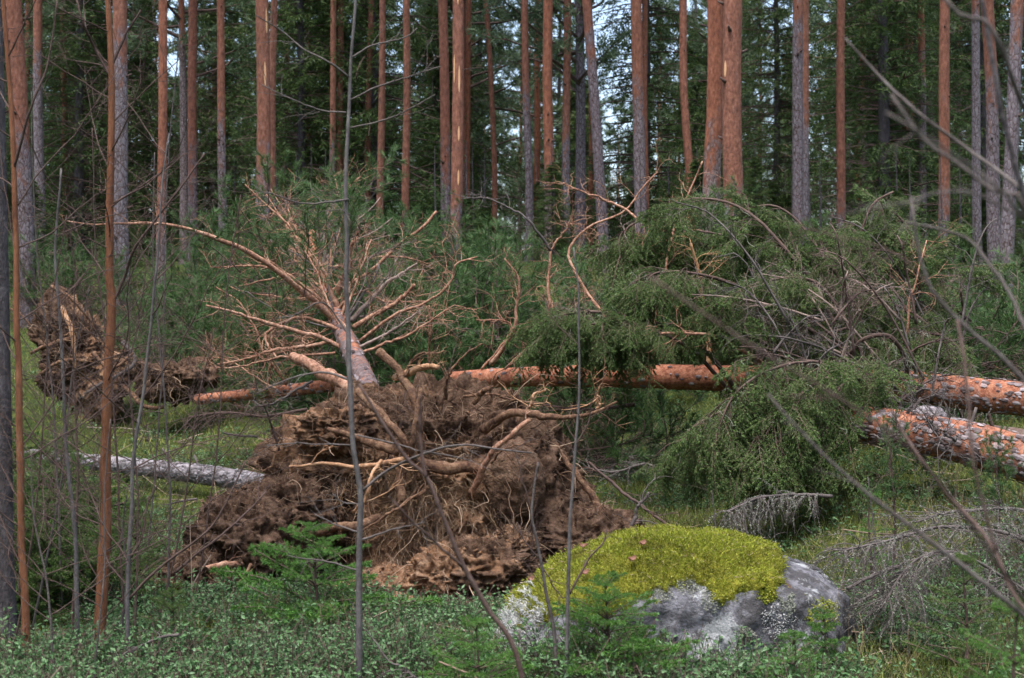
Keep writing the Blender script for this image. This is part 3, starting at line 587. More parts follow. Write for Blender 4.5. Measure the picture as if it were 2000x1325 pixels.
# hair roots all over the earth
vis = (SP[..., 1] < 10.05); pts_ = SP[vis]; nn_ = SN[vis]
clods(pts_, nn_, 1500, 4, .006, .026, plate)
def hair(mb, n, L, rad, K, seed, sides=3, grav=.12, wob=.4, out=.8):
    r = R(seed); i = r.integers(0, len(pts_), n); d = nn_[i] * out + r.normal(size=(n, 3)) * .8
    P = wander(pts_[i] - nn_[i] * .02, d, L * r.uniform(.3, 1.3, n) ** 1.3, K, r, wob, grav); tubes(mb, P, rad * r.uniform(.5, 1.3, (n, 1)) * np.linspace(1, .3, K), sides)
hm = MB(); hair(hm, 380, .45, .0042, 10, 1, 4, .10, .3); hair(hm, 2200, .26, .0019, 7, 2, 3, .2, .3); hair(hm, 5000, .12, .0015, 4, 3, 3, .05, .6)
sx_ = pts_[:, 0] / pts_[:, 1] * F + CX; sy_ = CY - (pts_[:, 2] - CH) / pts_[:, 1] * F; km = (gauss(sx_, sy_, (860, 1000), (110, 110)) + gauss(sx_, sy_, (720, 960), (60, 70)) + gauss(sx_, sy_, (640, 1000), (80, 50)) * .6) > R(8).uniform(.1, .9, len(sx_)); pts_, nn_ = pts_[km], nn_[km]
h2 = MB(); hair(h2, 900, .3, .0026, 9, 11, 3, .22, .3, 1.0); hair(h2, 3000, .15, .0015, 6, 12, 3, .15, .5, 1.0); stuff(h2.build('straw_roots', 'straw_root', plate))
pts_ = np.concatenate([p for p, _ in LP]); nn_ = np.concatenate([q for _, q in LP]); clods(pts_, nn_, 1500, 6, .006, .026, plate)
hair(hm, 160, .4, .0038, 9, 4, 4, .1, .35); hair(hm, 1200, .2, .0019, 6, 5); hair(hm, 3000, .1, .0014, 4, 6, 3, .05, .6)
stuff(hm.build('fine_roots', 'fine_root', plate))

# its trunk, running away up the slope
def bark_plates(C, rad, n, seed, vfun, smin=.007, smax=.026):
    """thin scales of bark standing off a lying trunk; C (K,3), rad (K,)"""
    r = R(seed); s = r.uniform(0, 1, (1, n)); s = s[:, r.uniform(size=n) < vfun(s[0])]; n = s.shape[1]
    p, t = along(C[None], s); p = p[0]; t = t[0]; ra = np.interp(s[0], np.linspace(0, 1, len(rad)), rad)
    nn = unit(np.cross(t, r.normal(size=t.shape))); nn = np.where((nn[:, 1] > .5)[:, None], -nn, nn); b = np.cross(t, nn)
    V = []; F_ = []; sz = r.uniform(smin, smax, n); k = 7
    ang = np.arange(k) / k * 2 * pi; jr = r.uniform(.6, 1.15, (n, k)) * sz[:, None]
    u = jr * np.cos(ang) * 1.5; v = jr * np.sin(ang) * .85; lift = r.uniform(.0, .5, n)
    th = v / ra[:, None]; rad_ = ra[:, None] * 1.035 + .003 + np.clip(u, 0, 1) * lift[:, None] * .35
    P = p[:, None] + t[:, None] * u[..., None] + rad_[..., None] * (nn[:, None] * np.cos(th)[..., None] + b[:, None] * np.sin(th)[..., None])
    cen = p + nn * (ra * 1.05 + .006)[:, None]; ALL = np.concatenate([cen[:, None], P], 1).reshape(-1, 3); i = np.arange(n)[:, None] * (k + 1)
    tri = np.concatenate([i + [0, 1 + j, 1 + (j + 1) % k] for j in range(k)]); return MB().add(ALL, tri=tri)
def fallen_trunk(parent, pts, w0, w1, v0, v1, seed, plates=0, pf=lambda s: 1 + 0 * s, n=70, matn='log_bark', sides=22, pm='bark_plate'):
    P = pxs(pts); C = curve(P, n); C = C + .012 * np.stack([fbm(C * 1.3 + k * 9, 2, seed) for k in range(3)], 1)
    dd = np.interp(np.linspace(0, 1, n), np.linspace(0, 1, len(pts)), [p[2] for p in pts]); rad = np.linspace(w0, w1, n) / 2 / F * dd
    mb = MB(); tubes(mb, C[None], rad[None], sides, 0, np.linspace(v0, v1, n)[None], True, .06, seed); tr = mb.build('trunk', matn, parent)
    if plates: stuff(bark_plates(C, rad, plates, seed, pf).build('bark_scales', pm, parent, False))
    return C, rad
C, rad = fallen_trunk(up, [(760, 850, 10.2), (722, 765, 10.8), (700, 710, 11.3), (672, 655, 12.1), (647, 600, 13.3), (630, 545, 15), (617, 497, 17), (608, 455, 19.5)], 46, 15, .30, .95, 71, 700, lambda s: 1 - sstep(.15, .5, s))
BR = [ # traced limbs of this tree
 ([(662, 632, 12.5), (612, 588, 12.4), (560, 545, 12.2), (508, 505, 12.1), (450, 477, 12), (390, 456, 11.9), (320, 442, 11.8), (250, 440, 11.7), (185, 441, 11.6), (130, 432, 11.5)], 17, 4, 0),
 ([(648, 612, 13), (605, 570, 13), (560, 540, 13), (500, 524, 13), (410, 523, 12.9)], 11, 4, 0), ([(640, 600, 13.2), (600, 545, 13.4), (565, 535, 13.3), (510, 551, 13.2), (465, 560, 13.1)], 9, 4, 1),
 ([(664, 612, 12.9), (640, 560, 12.9), (608, 500, 12.9), (560, 440, 12.9), (512, 392, 13), (478, 360, 13)], 12, 3, 1), ([(655, 600, 13.2), (636, 540, 13.2), (600, 480, 13.2), (565, 440, 13.3), (520, 380, 13.4)], 10, 3, 1),
 ([(668, 600, 13), (682, 520, 12.9), (684, 450, 12.9), (678, 400, 12.9), (686, 362, 13), (705, 345, 13)], 12, 4, 1), ([(660, 575, 13.6), (672, 520, 13.5), (690, 470, 13.4)], 16, 11, 0),
 ([(684, 690, 11.8), (640, 665, 11.8), (560, 636, 11.7), (480, 612, 11.6), (402, 597, 11.5)], 13, 6, 0), ([(650, 665, 12.2), (570, 688, 12.1), (500, 700, 12), (425, 712, 11.9)], 11, 5, 0),
 ([(655, 690, 11.9), (560, 698, 11.8), (470, 712, 11.7), (400, 718, 11.6)], 7, 3, 0), ([(690, 640, 12.3), (745, 598, 12.3), (810, 556, 12.3)], 12, 11, 0), ([(686, 628, 12.5), (750, 560, 12.6), (790, 530, 12.6), (815, 515, 12.6)], 13, 6, 0),
 ([(700, 668, 12), (770, 620, 12), (840, 585, 12), (885, 545, 12), (893, 515, 12), (932, 502, 12)], 9, 4, 0), ([(700, 680, 11.9), (770, 640, 11.9), (820, 608, 11.9)], 9, 4, 0), ([(704, 690, 11.8), (790, 655, 11.8), (880, 600, 11.8)], 8, 3, 0),
 ([(640, 560, 14.4), (600, 500, 14.5), (575, 440, 14.6), (560, 400, 14.7)], 10, 3, 1), ([(632, 545, 15), (660, 480, 15.2), (672, 420, 15.3), (655, 350, 15.4)], 9, 3, 1), ([(622, 520, 16), (580, 470, 16), (545, 455, 16)], 8, 3, 1),
 ([(640, 570, 14), (720, 540, 14.2), (790, 490, 14.3), (830, 455, 14.3), (853, 413, 14.3)], 9, 8, 0), ([(630, 530, 15.4), (700, 510, 15.5), (780, 500, 15.5), (850, 520, 15.5)], 8, 3, 1), ([(690, 655, 12), (640, 590, 12.2), (612, 520, 12.3), (590, 480, 12.4)], 8, 3, 0),
 ([(672, 650, 12.1), (610, 620, 12.2), (560, 612, 12.2), (505, 640, 12.1), (540, 700, 12)], 9, 6, 0), ([(652, 612, 12.9), (700, 570, 12.8), (760, 590, 12.7), (838, 590, 12.6)], 7, 4, 0),
]
r_ = R(17)
for pts, w0, w1, gr in BR:
    mb = MB(); Cb = limb(mb, pts, w0 * .82, w1 * .7, 34, 8, rough=.16, wob=.014); ends, _ = twiglets(mb, Cb, 14, .36, .0038, r_, sub=4, wob=.3, up=.12)
    bo = mb.build('branch', 'pale_twig' if (pts[0][0] > 684 and r_.uniform() < .4) else 'dead_branch', up)
    if gr:
        for k in range(3):
            e = ends[int(r_.integers(len(ends)))]; link('needle_spray', SPR[int(r_.integers(4))], bo, e - base, (r_.uniform(-.4, .4), r_.uniform(-1.2, .3), r_.uniform(0, 6.28)), r_.uniform(.7, 1.1))
for k in range(84):                                        # shorter broken limbs in the fan
    s = np.array([[r_.uniform(.22, 1)]]); p, t = along(C[None], s); d = t[0] * .55 + unit(np.cross(t[0], r_.normal(size=(1, 3)))) + [[0, 0, .25]]
    mb = MB(); Lb = r_.uniform(.4, 1.25); Cb = wander(p[0], d, Lb, 10, r_, .12); tubes(mb, Cb, np.linspace(.013, .005, 10)[None] * r_.uniform(.45, 1.2), 6, 0, None, True, .12); ends, _ = twiglets(mb, Cb[0], 7, .3, .0034, r_, sub=3, wob=.3)
    bo = mb.build('branch', ['dead_branch', 'dead_branch', 'pale_twig', 'grey_twig'][k % 4], up)
    if k % 4 == 0:
        for e in ends[:3]: link('needle_spray', SPR[int(r_.integers(4))], bo, e - base, (r_.uniform(-.4, .4), r_.uniform(-1.2, .3), r_.uniform(0, 6.28)), r_.uniform(.7, 1.2))

# ------------------------------------------------------------------ fallen logs
def log(name, label, cat, pts, w0, w1, v0, v1, seed, plates, pf, branches=(), stubs=0, matn='log_bark', pm='bark_plate', mats='dead_branch'):
    p0 = pxs(pts[:1])[0]; o = thing(name, label, cat, (p0[0], p0[1], float(gz(p0[0], p0[1]))))
    C, rad = fallen_trunk(o, pts, w0, w1, v0, v1, seed, plates, pf, matn=matn, pm=pm); r = R(seed)
    for (bp, a, b, *mm) in branches:
        mb = MB(); Cb = limb(mb, bp, a * .72, b * .6, 30, 8, rough=.14, wob=.014); twiglets(mb, Cb, 14, .34, .0034, r, sub=4, wob=.32, up=.08); mb.build('branch', mm[0] if mm else mats, o)
    for k in range(stubs):
        p, t = along(C[None], np.array([[r.uniform(.05, .95)]])); d = unit(np.cross(t[0], r.normal(size=(1, 3)))); d[0, 1] = -abs(d[0, 1]) ; d[0, 2] = abs(d[0, 2]) * .8; ra = float(np.interp(0.5, [0, 1], rad[[0, -1]]))
        mb = MB(); Cb = wander(p[0], d + t[0] * .5, r.uniform(.16, .3), 6, r, .08); tubes(mb, Cb, np.linspace(.016, .010, 6)[None], 7, 0, None, True); mb.build('branch_stub', 'grey_twig', o)
    return o, C, rad
log('fallen_pine', 'long fallen orange pine trunk lying across, running from the root plate under the spruce boughs', 'fallen tree',
    [(2720, 885, 9.9), (2400, 832, 10.5), (2120, 795, 11.0), (2000, 780, 11.2), (1850, 765, 11.5), (1700, 750, 11.8), (1500, 741, 12.2), (1300, 737, 12.6), (1100, 735, 13), (960, 738, 13.4), (880, 742, 13.6)], 84, 33, .42, 1.25, 81, 1600, lambda s: 1 - .93 * sstep(.38, .58, s),
    [([(958, 712, 13.2), (985, 680, 13.1), (1005, 640, 13), (1011, 590, 13), (1010, 540, 13), (985, 505, 13)], 13, 5), ([(1505, 722, 12), (1450, 685, 11.6), (1400, 657, 11.3), (1340, 650, 11.2), (1288, 652, 11.2)], 12, 8),
     ([(838, 710, 13.4), (836, 650, 13.3), (838, 597, 13.2)], 7, 6), ([(1770, 735, 11.5), (1776, 650, 11.4), (1785, 590, 11.4), (1800, 530, 11.4), (1810, 470, 11.5)], 9, 4), ([(1075, 490, 13.3), (1040, 440, 13.2), (1000, 410, 13.2), (955, 392, 13.2), (900, 388, 13.2)], 8, 3, 'grey_twig'),
     ([(1080, 720, 13.2), (1078, 600, 13.2), (1075, 490, 13.3)], 10, 8), ([(1075, 490, 13.3), (1100, 460, 13.3), (1130, 430, 13.3)], 6, 3), ([(1250, 712, 12.7), (1160, 590, 13), (1110, 500, 13.2), (1150, 440, 13.3), (1220, 408, 13.3), (1255, 365, 13.3), (1285, 335, 13.3)], 11, 5),
     ([(1220, 408, 13.3), (1170, 380, 13.3), (1100, 357, 13.3)], 8, 4), ([(1220, 408, 13.3), (1260, 430, 13.2), (1300, 452, 13.1)], 8, 6), ([(1250, 712, 12.7), (1290, 560, 13), (1320, 430, 13.1), (1345, 375, 13.1), (1372, 315, 13.1)], 9, 5),
     ([(1385, 712, 12.4), (1383, 600, 12.4), (1370, 530, 12.4), (1349, 475, 12.4)], 14, 9, 'splinter'), ([(985, 722, 13.2), (1030, 690, 13.2), (1090, 705, 13.1)], 7, 3), ([(940, 722, 13.4), (1000, 640, 13.4), (930, 625, 13.4)], 7, 4)], 5)
log('fallen_pine', 'thick fallen pine trunk with grey scaly bark, near the boulder, vanishing under spruce boughs', 'fallen tree',
    [(2650, 1120, 8.1), (2400, 1032, 8.5), (2200, 965, 8.9), (2000, 898, 9.3), (1850, 858, 9.7), (1750, 838, 10), (1655, 826, 10.3), (1560, 812, 10.7), (1470, 806, 11.1)], 112, 56, .36, .95, 82, 1600, lambda s: 1 - .6 * sstep(.7, .88, s),
    [([(1830, 838, 9.6), (1812, 822, 9.4)], 12, 9, 'grey_twig'), ([(1865, 862, 9.4), (1845, 840, 9.25)], 9, 7, 'grey_twig'), ([(1770, 812, 9.9), (1800, 775, 9.7), (1815, 760, 9.6)], 9, 9, 'grey_twig'), ([(1700, 850, 9.9), (1765, 850, 9.5)], 6, 6, 'grey_twig')], 4)
log('fallen_pine', 'reddish upper stem of a fallen pine between the two root plates', 'fallen tree',
    [(700, 745, 13.6), (640, 752, 13.8), (560, 763, 14), (470, 772, 14.2), (385, 782, 14.4)], 28, 20, .9, 1.2, 83, 150, lambda s: .5 + 0 * s,
    [([(560, 752, 13.9), (520, 690, 13.8), (500, 640, 13.8), (470, 590, 13.8), (420, 560, 13.8)], 8, 4), ([(480, 760, 14), (440, 720, 13.9), (430, 690, 13.9)], 6, 4), ([(540, 760, 13.8), (490, 735, 13.7), (440, 705, 13.7), (400, 700, 13.7)], 6, 4),
     ([(610, 745, 13.6), (520, 790, 13.2), (495, 782, 13.2)], 8, 5, 'grey_twig'), ([(650, 745, 13.5), (600, 690, 13.6), (545, 665, 13.6)], 7, 3), ([(520, 760, 14), (540, 700, 14), (530, 640, 14)], 7, 4)], 0)
log('fallen_log', 'pale grey rough barked log lying in the moss beside the root plate', 'log',
    [(545, 958, 11.9), (500, 945, 12.1), (400, 928, 12.5), (300, 915, 12.9), (200, 905, 13.3), (60, 890, 13.8)], 42, 24, 0, 0, 84, 1100, lambda s: 1 + 0 * s, [([(150, 895, 13.4), (110, 870, 13.3)], 6, 4, 'grey_twig')], 2, 'grey_bark', 'grey_plate')

# ------------------------------------------------------------------ second root plate on the left
b2 = onground(-5.1, 17.0); rp = thing('root_plate', 'old overturned root plate with mossy back and twisted roots, beyond the saplings', 'root plate', b2)
def sand_hollowsB(x, y): return .04 + .75 * gauss(x, y, (190, 760), (60, 110)) + .55 * gauss(x, y, (160, 590), (30, 40)) - .3 * gauss(x, y, (110, 640), (50, 60)) - .4 * gauss(x, y, (360, 770), (70, 60))  # sandy faces, with the darkness of the hollows put into the colour
OUT2 = [(72, 645), (74, 605), (92, 578), (118, 565), (148, 588), (174, 612), (188, 648), (215, 675), (248, 705), (252, 760), (230, 820), (170, 840), (120, 770), (85, 700)]
s2, SP2, SN2 = soil_plate(OUT2, (150, 690), 16.9, .34, .8, sand_hollowsB, 13, 110, 190, .17, .15)
ep = s2.build('earth', 'soil', rp)
OUT3 = [(268, 705), (300, 715), (345, 705), (392, 692), (424, 720), (412, 752), (370, 778), (310, 788), (270, 765)]
s3, SP3, SN3 = soil_plate(OUT3, (345, 740), 16.3, .22, .6, sand_hollowsB, 15, 70, 120, .11, .15); s3.build('earth', 'soil', rp)
for pts, w0, w1, mm in [([(120, 600, 16.4), (135, 640, 16.3), (142, 690, 16.25), (148, 725, 16.3)], 12, 6, 'pale_wood'), ([(60, 690, 16.3), (100, 670, 16.3), (140, 660, 16.4)], 7, 9, 'root_bark'), ([(80, 730, 16.3), (130, 705, 16.3), (170, 705, 16.3)], 6, 8, 'root_bark'),
    ([(240, 668, 16.4), (262, 700, 16.3), (250, 720, 16.2), (200, 745, 16.1), (165, 770, 16)], 9, 5, 'grey_twig'), ([(240, 755, 16.2), (280, 785, 16.1), (320, 795, 16.2)], 10, 8, 'root_bark'), ([(180, 690, 16.2), (215, 715, 16.1), (260, 690, 16.2)], 8, 5, 'root_bark'), ([(100, 560, 16.6), (145, 590, 16.4), (190, 640, 16.5)], 8, 5, 'root_bark')]:
    mb = MB(); Cb = limb(mb, pts, w0, w1, 20, 8, rough=.1, wob=.015); twiglets(mb, Cb, 6, .25, .004, r_, sub=2, wob=.35); mb.build('root', mm, ep)
pts_, nn_ = np.concatenate([SP2[SP2[..., 1] < 17.1], SP3[SP3[..., 1] < 16.5]]), np.concatenate([SN2[SP2[..., 1] < 17.1], SN3[SP3[..., 1] < 16.5]])
hm = MB(); hair(hm, 70, .5, .005, 8, 21, 3); hair(hm, 700, .18, .0026, 5, 22); stuff(hm.build('fine_roots', 'fine_root', ep))

# ------------------------------------------------------------------ boulder with its moss cap
bc = px(1325, 1180, 7.15); bc[2] = .055; bo_ = thing('boulder', 'grey lichen spotted boulder capped with thick yellow green moss', 'boulder', (bc[0], bc[1], float(gz(bc[0], bc[1]))))
def bshape(D, seed=61, rough=1.0):
    x, y, z = D[..., 0], D[..., 1], D[..., 2]; p = 3.2; a, b_, c_ = .83, .58, .43
    r = (np.abs(x / a) ** p + np.abs(y / b_) ** p + np.abs(z / c_) ** p) ** (-1 / p)
    L = D * r[..., None]; u = L[..., 0] / a
    top = np.clip(L[..., 2] / c_, 0, 1)
    L[..., 2] -= top * (.11 * np.clip(-u, 0, 1) ** 2 * 2 + .03 * sstep(.45, 1, u))                       # shoulders slope off to both ends
    L[..., 2] += top * .035 * np.sin(u * 3.2 + 2.2)
    L[..., 1] += .10 * u * (L[..., 1] < 0) - .06 * np.clip(.3 - L[..., 2] / c_, 0, 1)
    return L + unit(D) * (rough * (.055 * fbm(L * 2.4, 3, seed, True) + .034 * fbm(L * 6, 4, seed + 3, True) + .008 * fbm(L * 30, 2, seed + 8)))[..., None]
def sph(n):
    th = np.linspace(0.001, pi - .001, n)[:, None]; ph = np.linspace(0, 2 * pi, 2 * n, endpoint=False)[None]; D = np.stack([np.sin(th) * np.cos(ph), np.sin(th) * np.sin(ph), np.cos(th) + 0 * ph], -1)
    i = np.arange(n - 1)[:, None] * 2 * n + np.arange(2 * n)[None]; j = np.arange(n - 1)[:, None] * 2 * n + (np.arange(2 * n)[None] + 1) % (2 * n)
    return D, np.stack([i, i + 2 * n, j + 2 * n, j], -1).reshape(-1, 4)
D, Q = sph(130); L = bshape(D); rock = MB().add((L + bc).reshape(-1, 3), quad=Q).build('rock', 'granite', bo_)
def mossline(L):
    """height above which moss covers the rock; lower on the left"""
    u = L[..., 0] / .86; zl = np.interp(u, [-1, -.75, -.45, -.2, 0, .12, .3, .52, .62, .75, 1], [.12, .17, .22, .28, .335, .315, .30, .33, .42, .7, .8])
    zl = np.where(L[..., 1] > 0, np.minimum(zl, .1 + np.clip(u, 0, 1) * .5), zl)
    return L[..., 2] - zl - .075 * fbm(L * 7, 4, 91) - .05 * fbm(L * 24, 3, 93)
mg = mossline(L); h = np.clip(mg / .05, -1, 1); up_ = sstep(-.3, .6, h); Lm = L + unit(D + [0, 0, .6]) * ((.024 * up_ - .02 * (1 - up_)) + up_ * (.022 * fbm(L * 8, 3, 55) + .012 * fbm(L * 26, 2, 56)))[..., None]
keep = (mg > -.015).ravel(); fq = Q[keep[Q].all(1)]
moss = MB().add((Lm + bc).reshape(-1, 3), quad=fq).build('moss_cap', 'moss_bed', bo_)
rm = R(9); cand = np.argwhere(keep & (Lm[..., 1] < .35).ravel()).ravel(); Dn = unit(D + [0, 0, .5]).reshape(-1, 3); LmF = (Lm + bc).reshape(-1, 3)
area = np.sin(np.arccos(np.clip(D[..., 2], -1, 1))).ravel()[cand]; idx = rm.choice(cand, 60000, p=area / area.sum()); mb = MB()
pb = LmF[idx] + rm.normal(size=(len(idx), 3)) * .008
blades(mb, pb, Dn[idx] + rm.normal(size=(len(idx), 3)) * .55, rm.uniform(.008, .020, len(idx)), .0055, rm); stuff(mb.build('moss_shoots', 'moss', moss, False))
ii = rm.choice(cand, 900, p=area / area.sum()); mb = MB(); leaves(mb, LmF[ii] + Dn[ii] * .014, rm.normal(size=(900, 3)) * [1, 1, .2], rm.uniform(.012, .04, 900), .0028, rm); stuff(mb.build('fallen_needles', 'litter', moss, False))
# reindeer lichen tufts at the left end
mb = MB(); sel = np.argwhere(((L[..., 0] < -.66) & (L[..., 1] < .1) & (L[..., 2] > -.16) & (L[..., 2] < .24)).ravel()).ravel(); ii = rm.choice(sel, 420); p0 = (L + bc).reshape(-1, 3)[ii]; dn = unit(D).reshape(-1, 3)[ii]
P = wander(p0, dn + [0, 0, .4], rm.uniform(.04, .085, len(ii)), 4, rm, .3); tubes(mb, P, np.full((len(ii), 4), .0022), 3)
s = rm.uniform(.4, 1, (len(ii), 14)); q, t = along(P, s); blades(mb, q.reshape(-1, 3), t.reshape(-1, 3) + rm.normal(size=(len(ii) * 14, 3)) * .9, rm.uniform(.01, .024, len(ii) * 14), .004, rm); stuff(mb.build('reindeer_lichen', 'reindeer_lichen', bo_, False))
# crusty lichen rosettes and moss pads on the bare right face
def pad(cx, cz, r0, matn, nm, nb, blen):
    """patch of growth on the rock's front face round photo point"""
    P = (L + bc); sx = P[..., 0] / P[..., 1] * F + CX; sy = CY - (P[..., 2] - CH) / P[..., 1] * F
    dd = np.hypot(sx - cx, sy - cz) + 10 * fbm(P * 25, 2, 77); ok = np.argwhere(((dd < r0) & (P[..., 1] < bc[1])).ravel()).ravel()
    if len(ok) < 4: return
    i = rm.choice(ok, nb); p = P.reshape(-1, 3)[i] + rm.normal(size=(nb, 3)) * .006; mb = MB(); leaves(mb, p, unit(D).reshape(-1, 3)[i] * .5 + rm.normal(size=(nb, 3)) * .8, blen, blen * .7, rm); stuff(mb.build(nm, matn, rock, False))
for (x, y, r0) in ((1520, 1215, 34), (1540, 1180, 18), (1345, 1140, 26), (1290, 1160, 22), (1390, 1175, 20), (1455, 1240, 14)): pad(x, y, r0, 'beard_lichen' if r0 < 30 else 'reindeer_lichen', 'lichen_crust', 900, .008)
for (x, y, r0) in ((1605, 1200, 30), (1480, 1112, 26), (1585, 1085, 16), (1495, 1160, 16)): pad(x, y, r0, 'moss', 'moss_pad', 1100, .010)
for k, (x, y) in enumerate(((1255, 1075), (1235, 1107), (1130, 1065), (1145, 1135), (1020, 1125))):
    P = (Lm + bc); sx = P[..., 0] / P[..., 1] * F + CX; sy = CY - (P[..., 2] - CH) / P[..., 1] * F; q = np.where(P[..., 1] < bc[1] + .1, np.hypot(sx - x, sy - y), 1e9); i = np.unravel_index(q.argmin(), q.shape)
    mb = MB(); g = np.linspace(-1, 1, 5); U, W_ = np.meshgrid(g, g); rr0 = .021; a = rm.uniform(0, 6); wdt = np.sqrt(np.clip(1 - U ** 2 * .9, .05, 1))
    lx = rr0 * U; ly = rr0 * .7 * W_ * wdt; lz = .010 * (U ** 2 + W_ ** 2) + .014
    v = P[i] + np.stack([lx * math.cos(a) - ly * math.sin(a), lx * math.sin(a) + ly * math.cos(a) - lz * .3, lz + .4 * (lx * math.sin(a) + ly * math.cos(a))], -1) + [0, -.012, .012]
    j = (np.arange(4)[:, None] * 5 + np.arange(4)).ravel(); mb.add(v.reshape(-1, 3), quad=np.stack([j, j + 1, j + 6, j + 5], 1)); tag(mb.build('fallen_leaf', 'dead_leaf'), 'withered reddish leaf lying on the moss of the boulder', 'leaf', 'withered leaves on the boulder')
st = MB(); pz = px(1375, 1010, 9.0); 

# ------------------------------------------------------------------ the fallen spruce on the right
sb = px(1700, 760, 12.2); sg = thing('fallen_spruce', 'fallen spruce with drooping lichen hung green boughs draped over the orange trunk', 'fallen tree', (sb[0], sb[1], float(gz(sb[0], sb[1]))))
sbase = np.array(sg.location)
mb = MB(); limb(mb, [(2100, 880, 12.0), (1900, 850, 12.3), (1700, 830, 12.7), (1560, 815, 13.0), (1430, 800, 13.3)], 60, 20, 40, 14, rough=.08); mb.build('trunk', 'spruce_bark', sg)
rs = R(33)
from mathutils import Vector, Euler
def aim(d, roll=0.0):
    q = Vector(d).to_track_quat('X', 'Z'); return (q @ Euler((roll, 0, 0)).to_quaternion()).to_euler()
def spruce_spray(seed, L=.34):
    r = R(seed); mb = MB(); C = wander(np.zeros((1, 3)), np.array([[1, 0, .1]]), L, 8, r, .06, .04); tubes(mb, C, np.linspace(.0036, .0014, 8)[None], 4)
    n = 15; s = np.linspace(.08, .97, n)[None]; p, t = along(C, s); p, t = p[0], t[0]; sd = np.where(np.arange(n) % 2 == 0, 1, -1)[:, None]
    d = t * .8 + unit(np.cross(t, [0, 0, 1])) * sd * .65 + r.normal(size=t.shape) * .12; l = L * .55 * (1.02 - s[0] * .8) * r.uniform(.6, 1.2, n) + .02
    P = wander(p, d, l, 6, r, .07, .10); tubes(mb, P, np.full((n, 6), .0013), 3); needle_coat(mb, P, 46, .016, .0046, r, 1, .7); needle_coat(mb, C, 80, .016, .0046, r, 1, .7)
    s = r.uniform(.2, .85, (n, 3)); q, t = along(P, s); q = q.reshape(-1, 3); t = t.reshape(-1, 3); P2 = wander(q, t + r.normal(size=t.shape) * [.7, .7, .4] + [0, 0, -.15], np.repeat(l, 3) * .42, 5, r, .06, .1); tubes(mb, P2, np.full((len(P2), 5), .0009), 3); needle_coat(mb, P2, 20, .016, .0046, r, 1, .7)
    return mb.mesh('needle_spray', ['spruce_bark', 'fallen_spruce_needles'], False)
SSP = [spruce_spray(70 + i) for i in range(5)]
def bough(pts, w0, w1, ns, sl, s0=.15, droop=1.1, nd=72, lichen=0, bark='spruce_bark', parent=None):
    r = rs; mb = MB(); Cb = limb(mb, pts, w0, w1, 30, 7, rough=.08); par = parent or sg
    if ns:
        n2 = max(6, ns // 14); q2 = r.uniform(s0, 1, (1, n2)); p, t = along(Cb[None], q2); p, t = p[0], t[0]
        side = unit(np.cross(t, [0, 0, 1])) * r.choice([-1, 1], n2)[:, None]; d = side * r.uniform(.2, 1, (n2, 1)) + t * .6 + r.normal(size=(n2, 3)) * [.3, .3, .35]
        L2 = sl * r.uniform(.6, 1.7, n2) * (1.15 - .5 * q2[0]); P = wander(p, d, L2, 9, r, .09, .10 * droop); tubes(mb, P, np.linspace(.0045, .0016, 9) * np.ones((n2, 1)), 4); o = mb.build('bough', bark, par)
        q = np.concatenate([r.uniform(.05, .95, (n2, 3)), np.full((n2, 1), .98)], 1); p, t = along(P, q); p = p.reshape(-1, 3); t = t.reshape(-1, 3); q3 = r.uniform(s0, 1, (1, ns // 12)); pp, tt = along(Cb[None], q3); p = np.vstack([p, pp[0]]); t = np.vstack([t, tt[0]])
        d = unit(t * .7 + r.normal(size=t.shape) * [.45, .45, .2] + np.array([0, 0, -1.]) * r.uniform(.1, 1.1, (len(t), 1)) * droop); sc = sl / .36 * r.uniform(.6, 1.25, len(t)); ns = n2
        for k in range(len(p)): link('needle_spray', SSP[int(r.integers(5))], o, p[k] - sbase, aim(d[k], r.uniform(-.8, .8)), sc[k])
    else: o = mb.build('bough', bark, par)
    if lichen:
        lm = MB(); s = r.uniform(.1, 1, (1, lichen)); p, t = along(Cb[None], s); q = p[0] + r.normal(size=(lichen, 3)) * .03
        if ns: q = np.concatenate([q, P[r.integers(0, ns, lichen), r.integers(1, 8, lichen)]])
        P3 = wander(q, r.normal(size=q.shape) * .6 + [0, 0, -.5], r.uniform(.05, .17, len(q)), 5, r, .35, .25); tubes(lm, P3, np.full((len(q), 5), .0016), 3)
        s = r.uniform(.1, 1, (len(q), 6)); u_, t = along(P3, s); blades(lm, u_.reshape(-1, 3), t.reshape(-1, 3) + r.normal(size=(len(q) * 6, 3)) * .8, r.uniform(.012, .035, len(q) * 6), .003, r); stuff(lm.build('beard_lichen', 'beard_lichen', o, False))
    return Cb
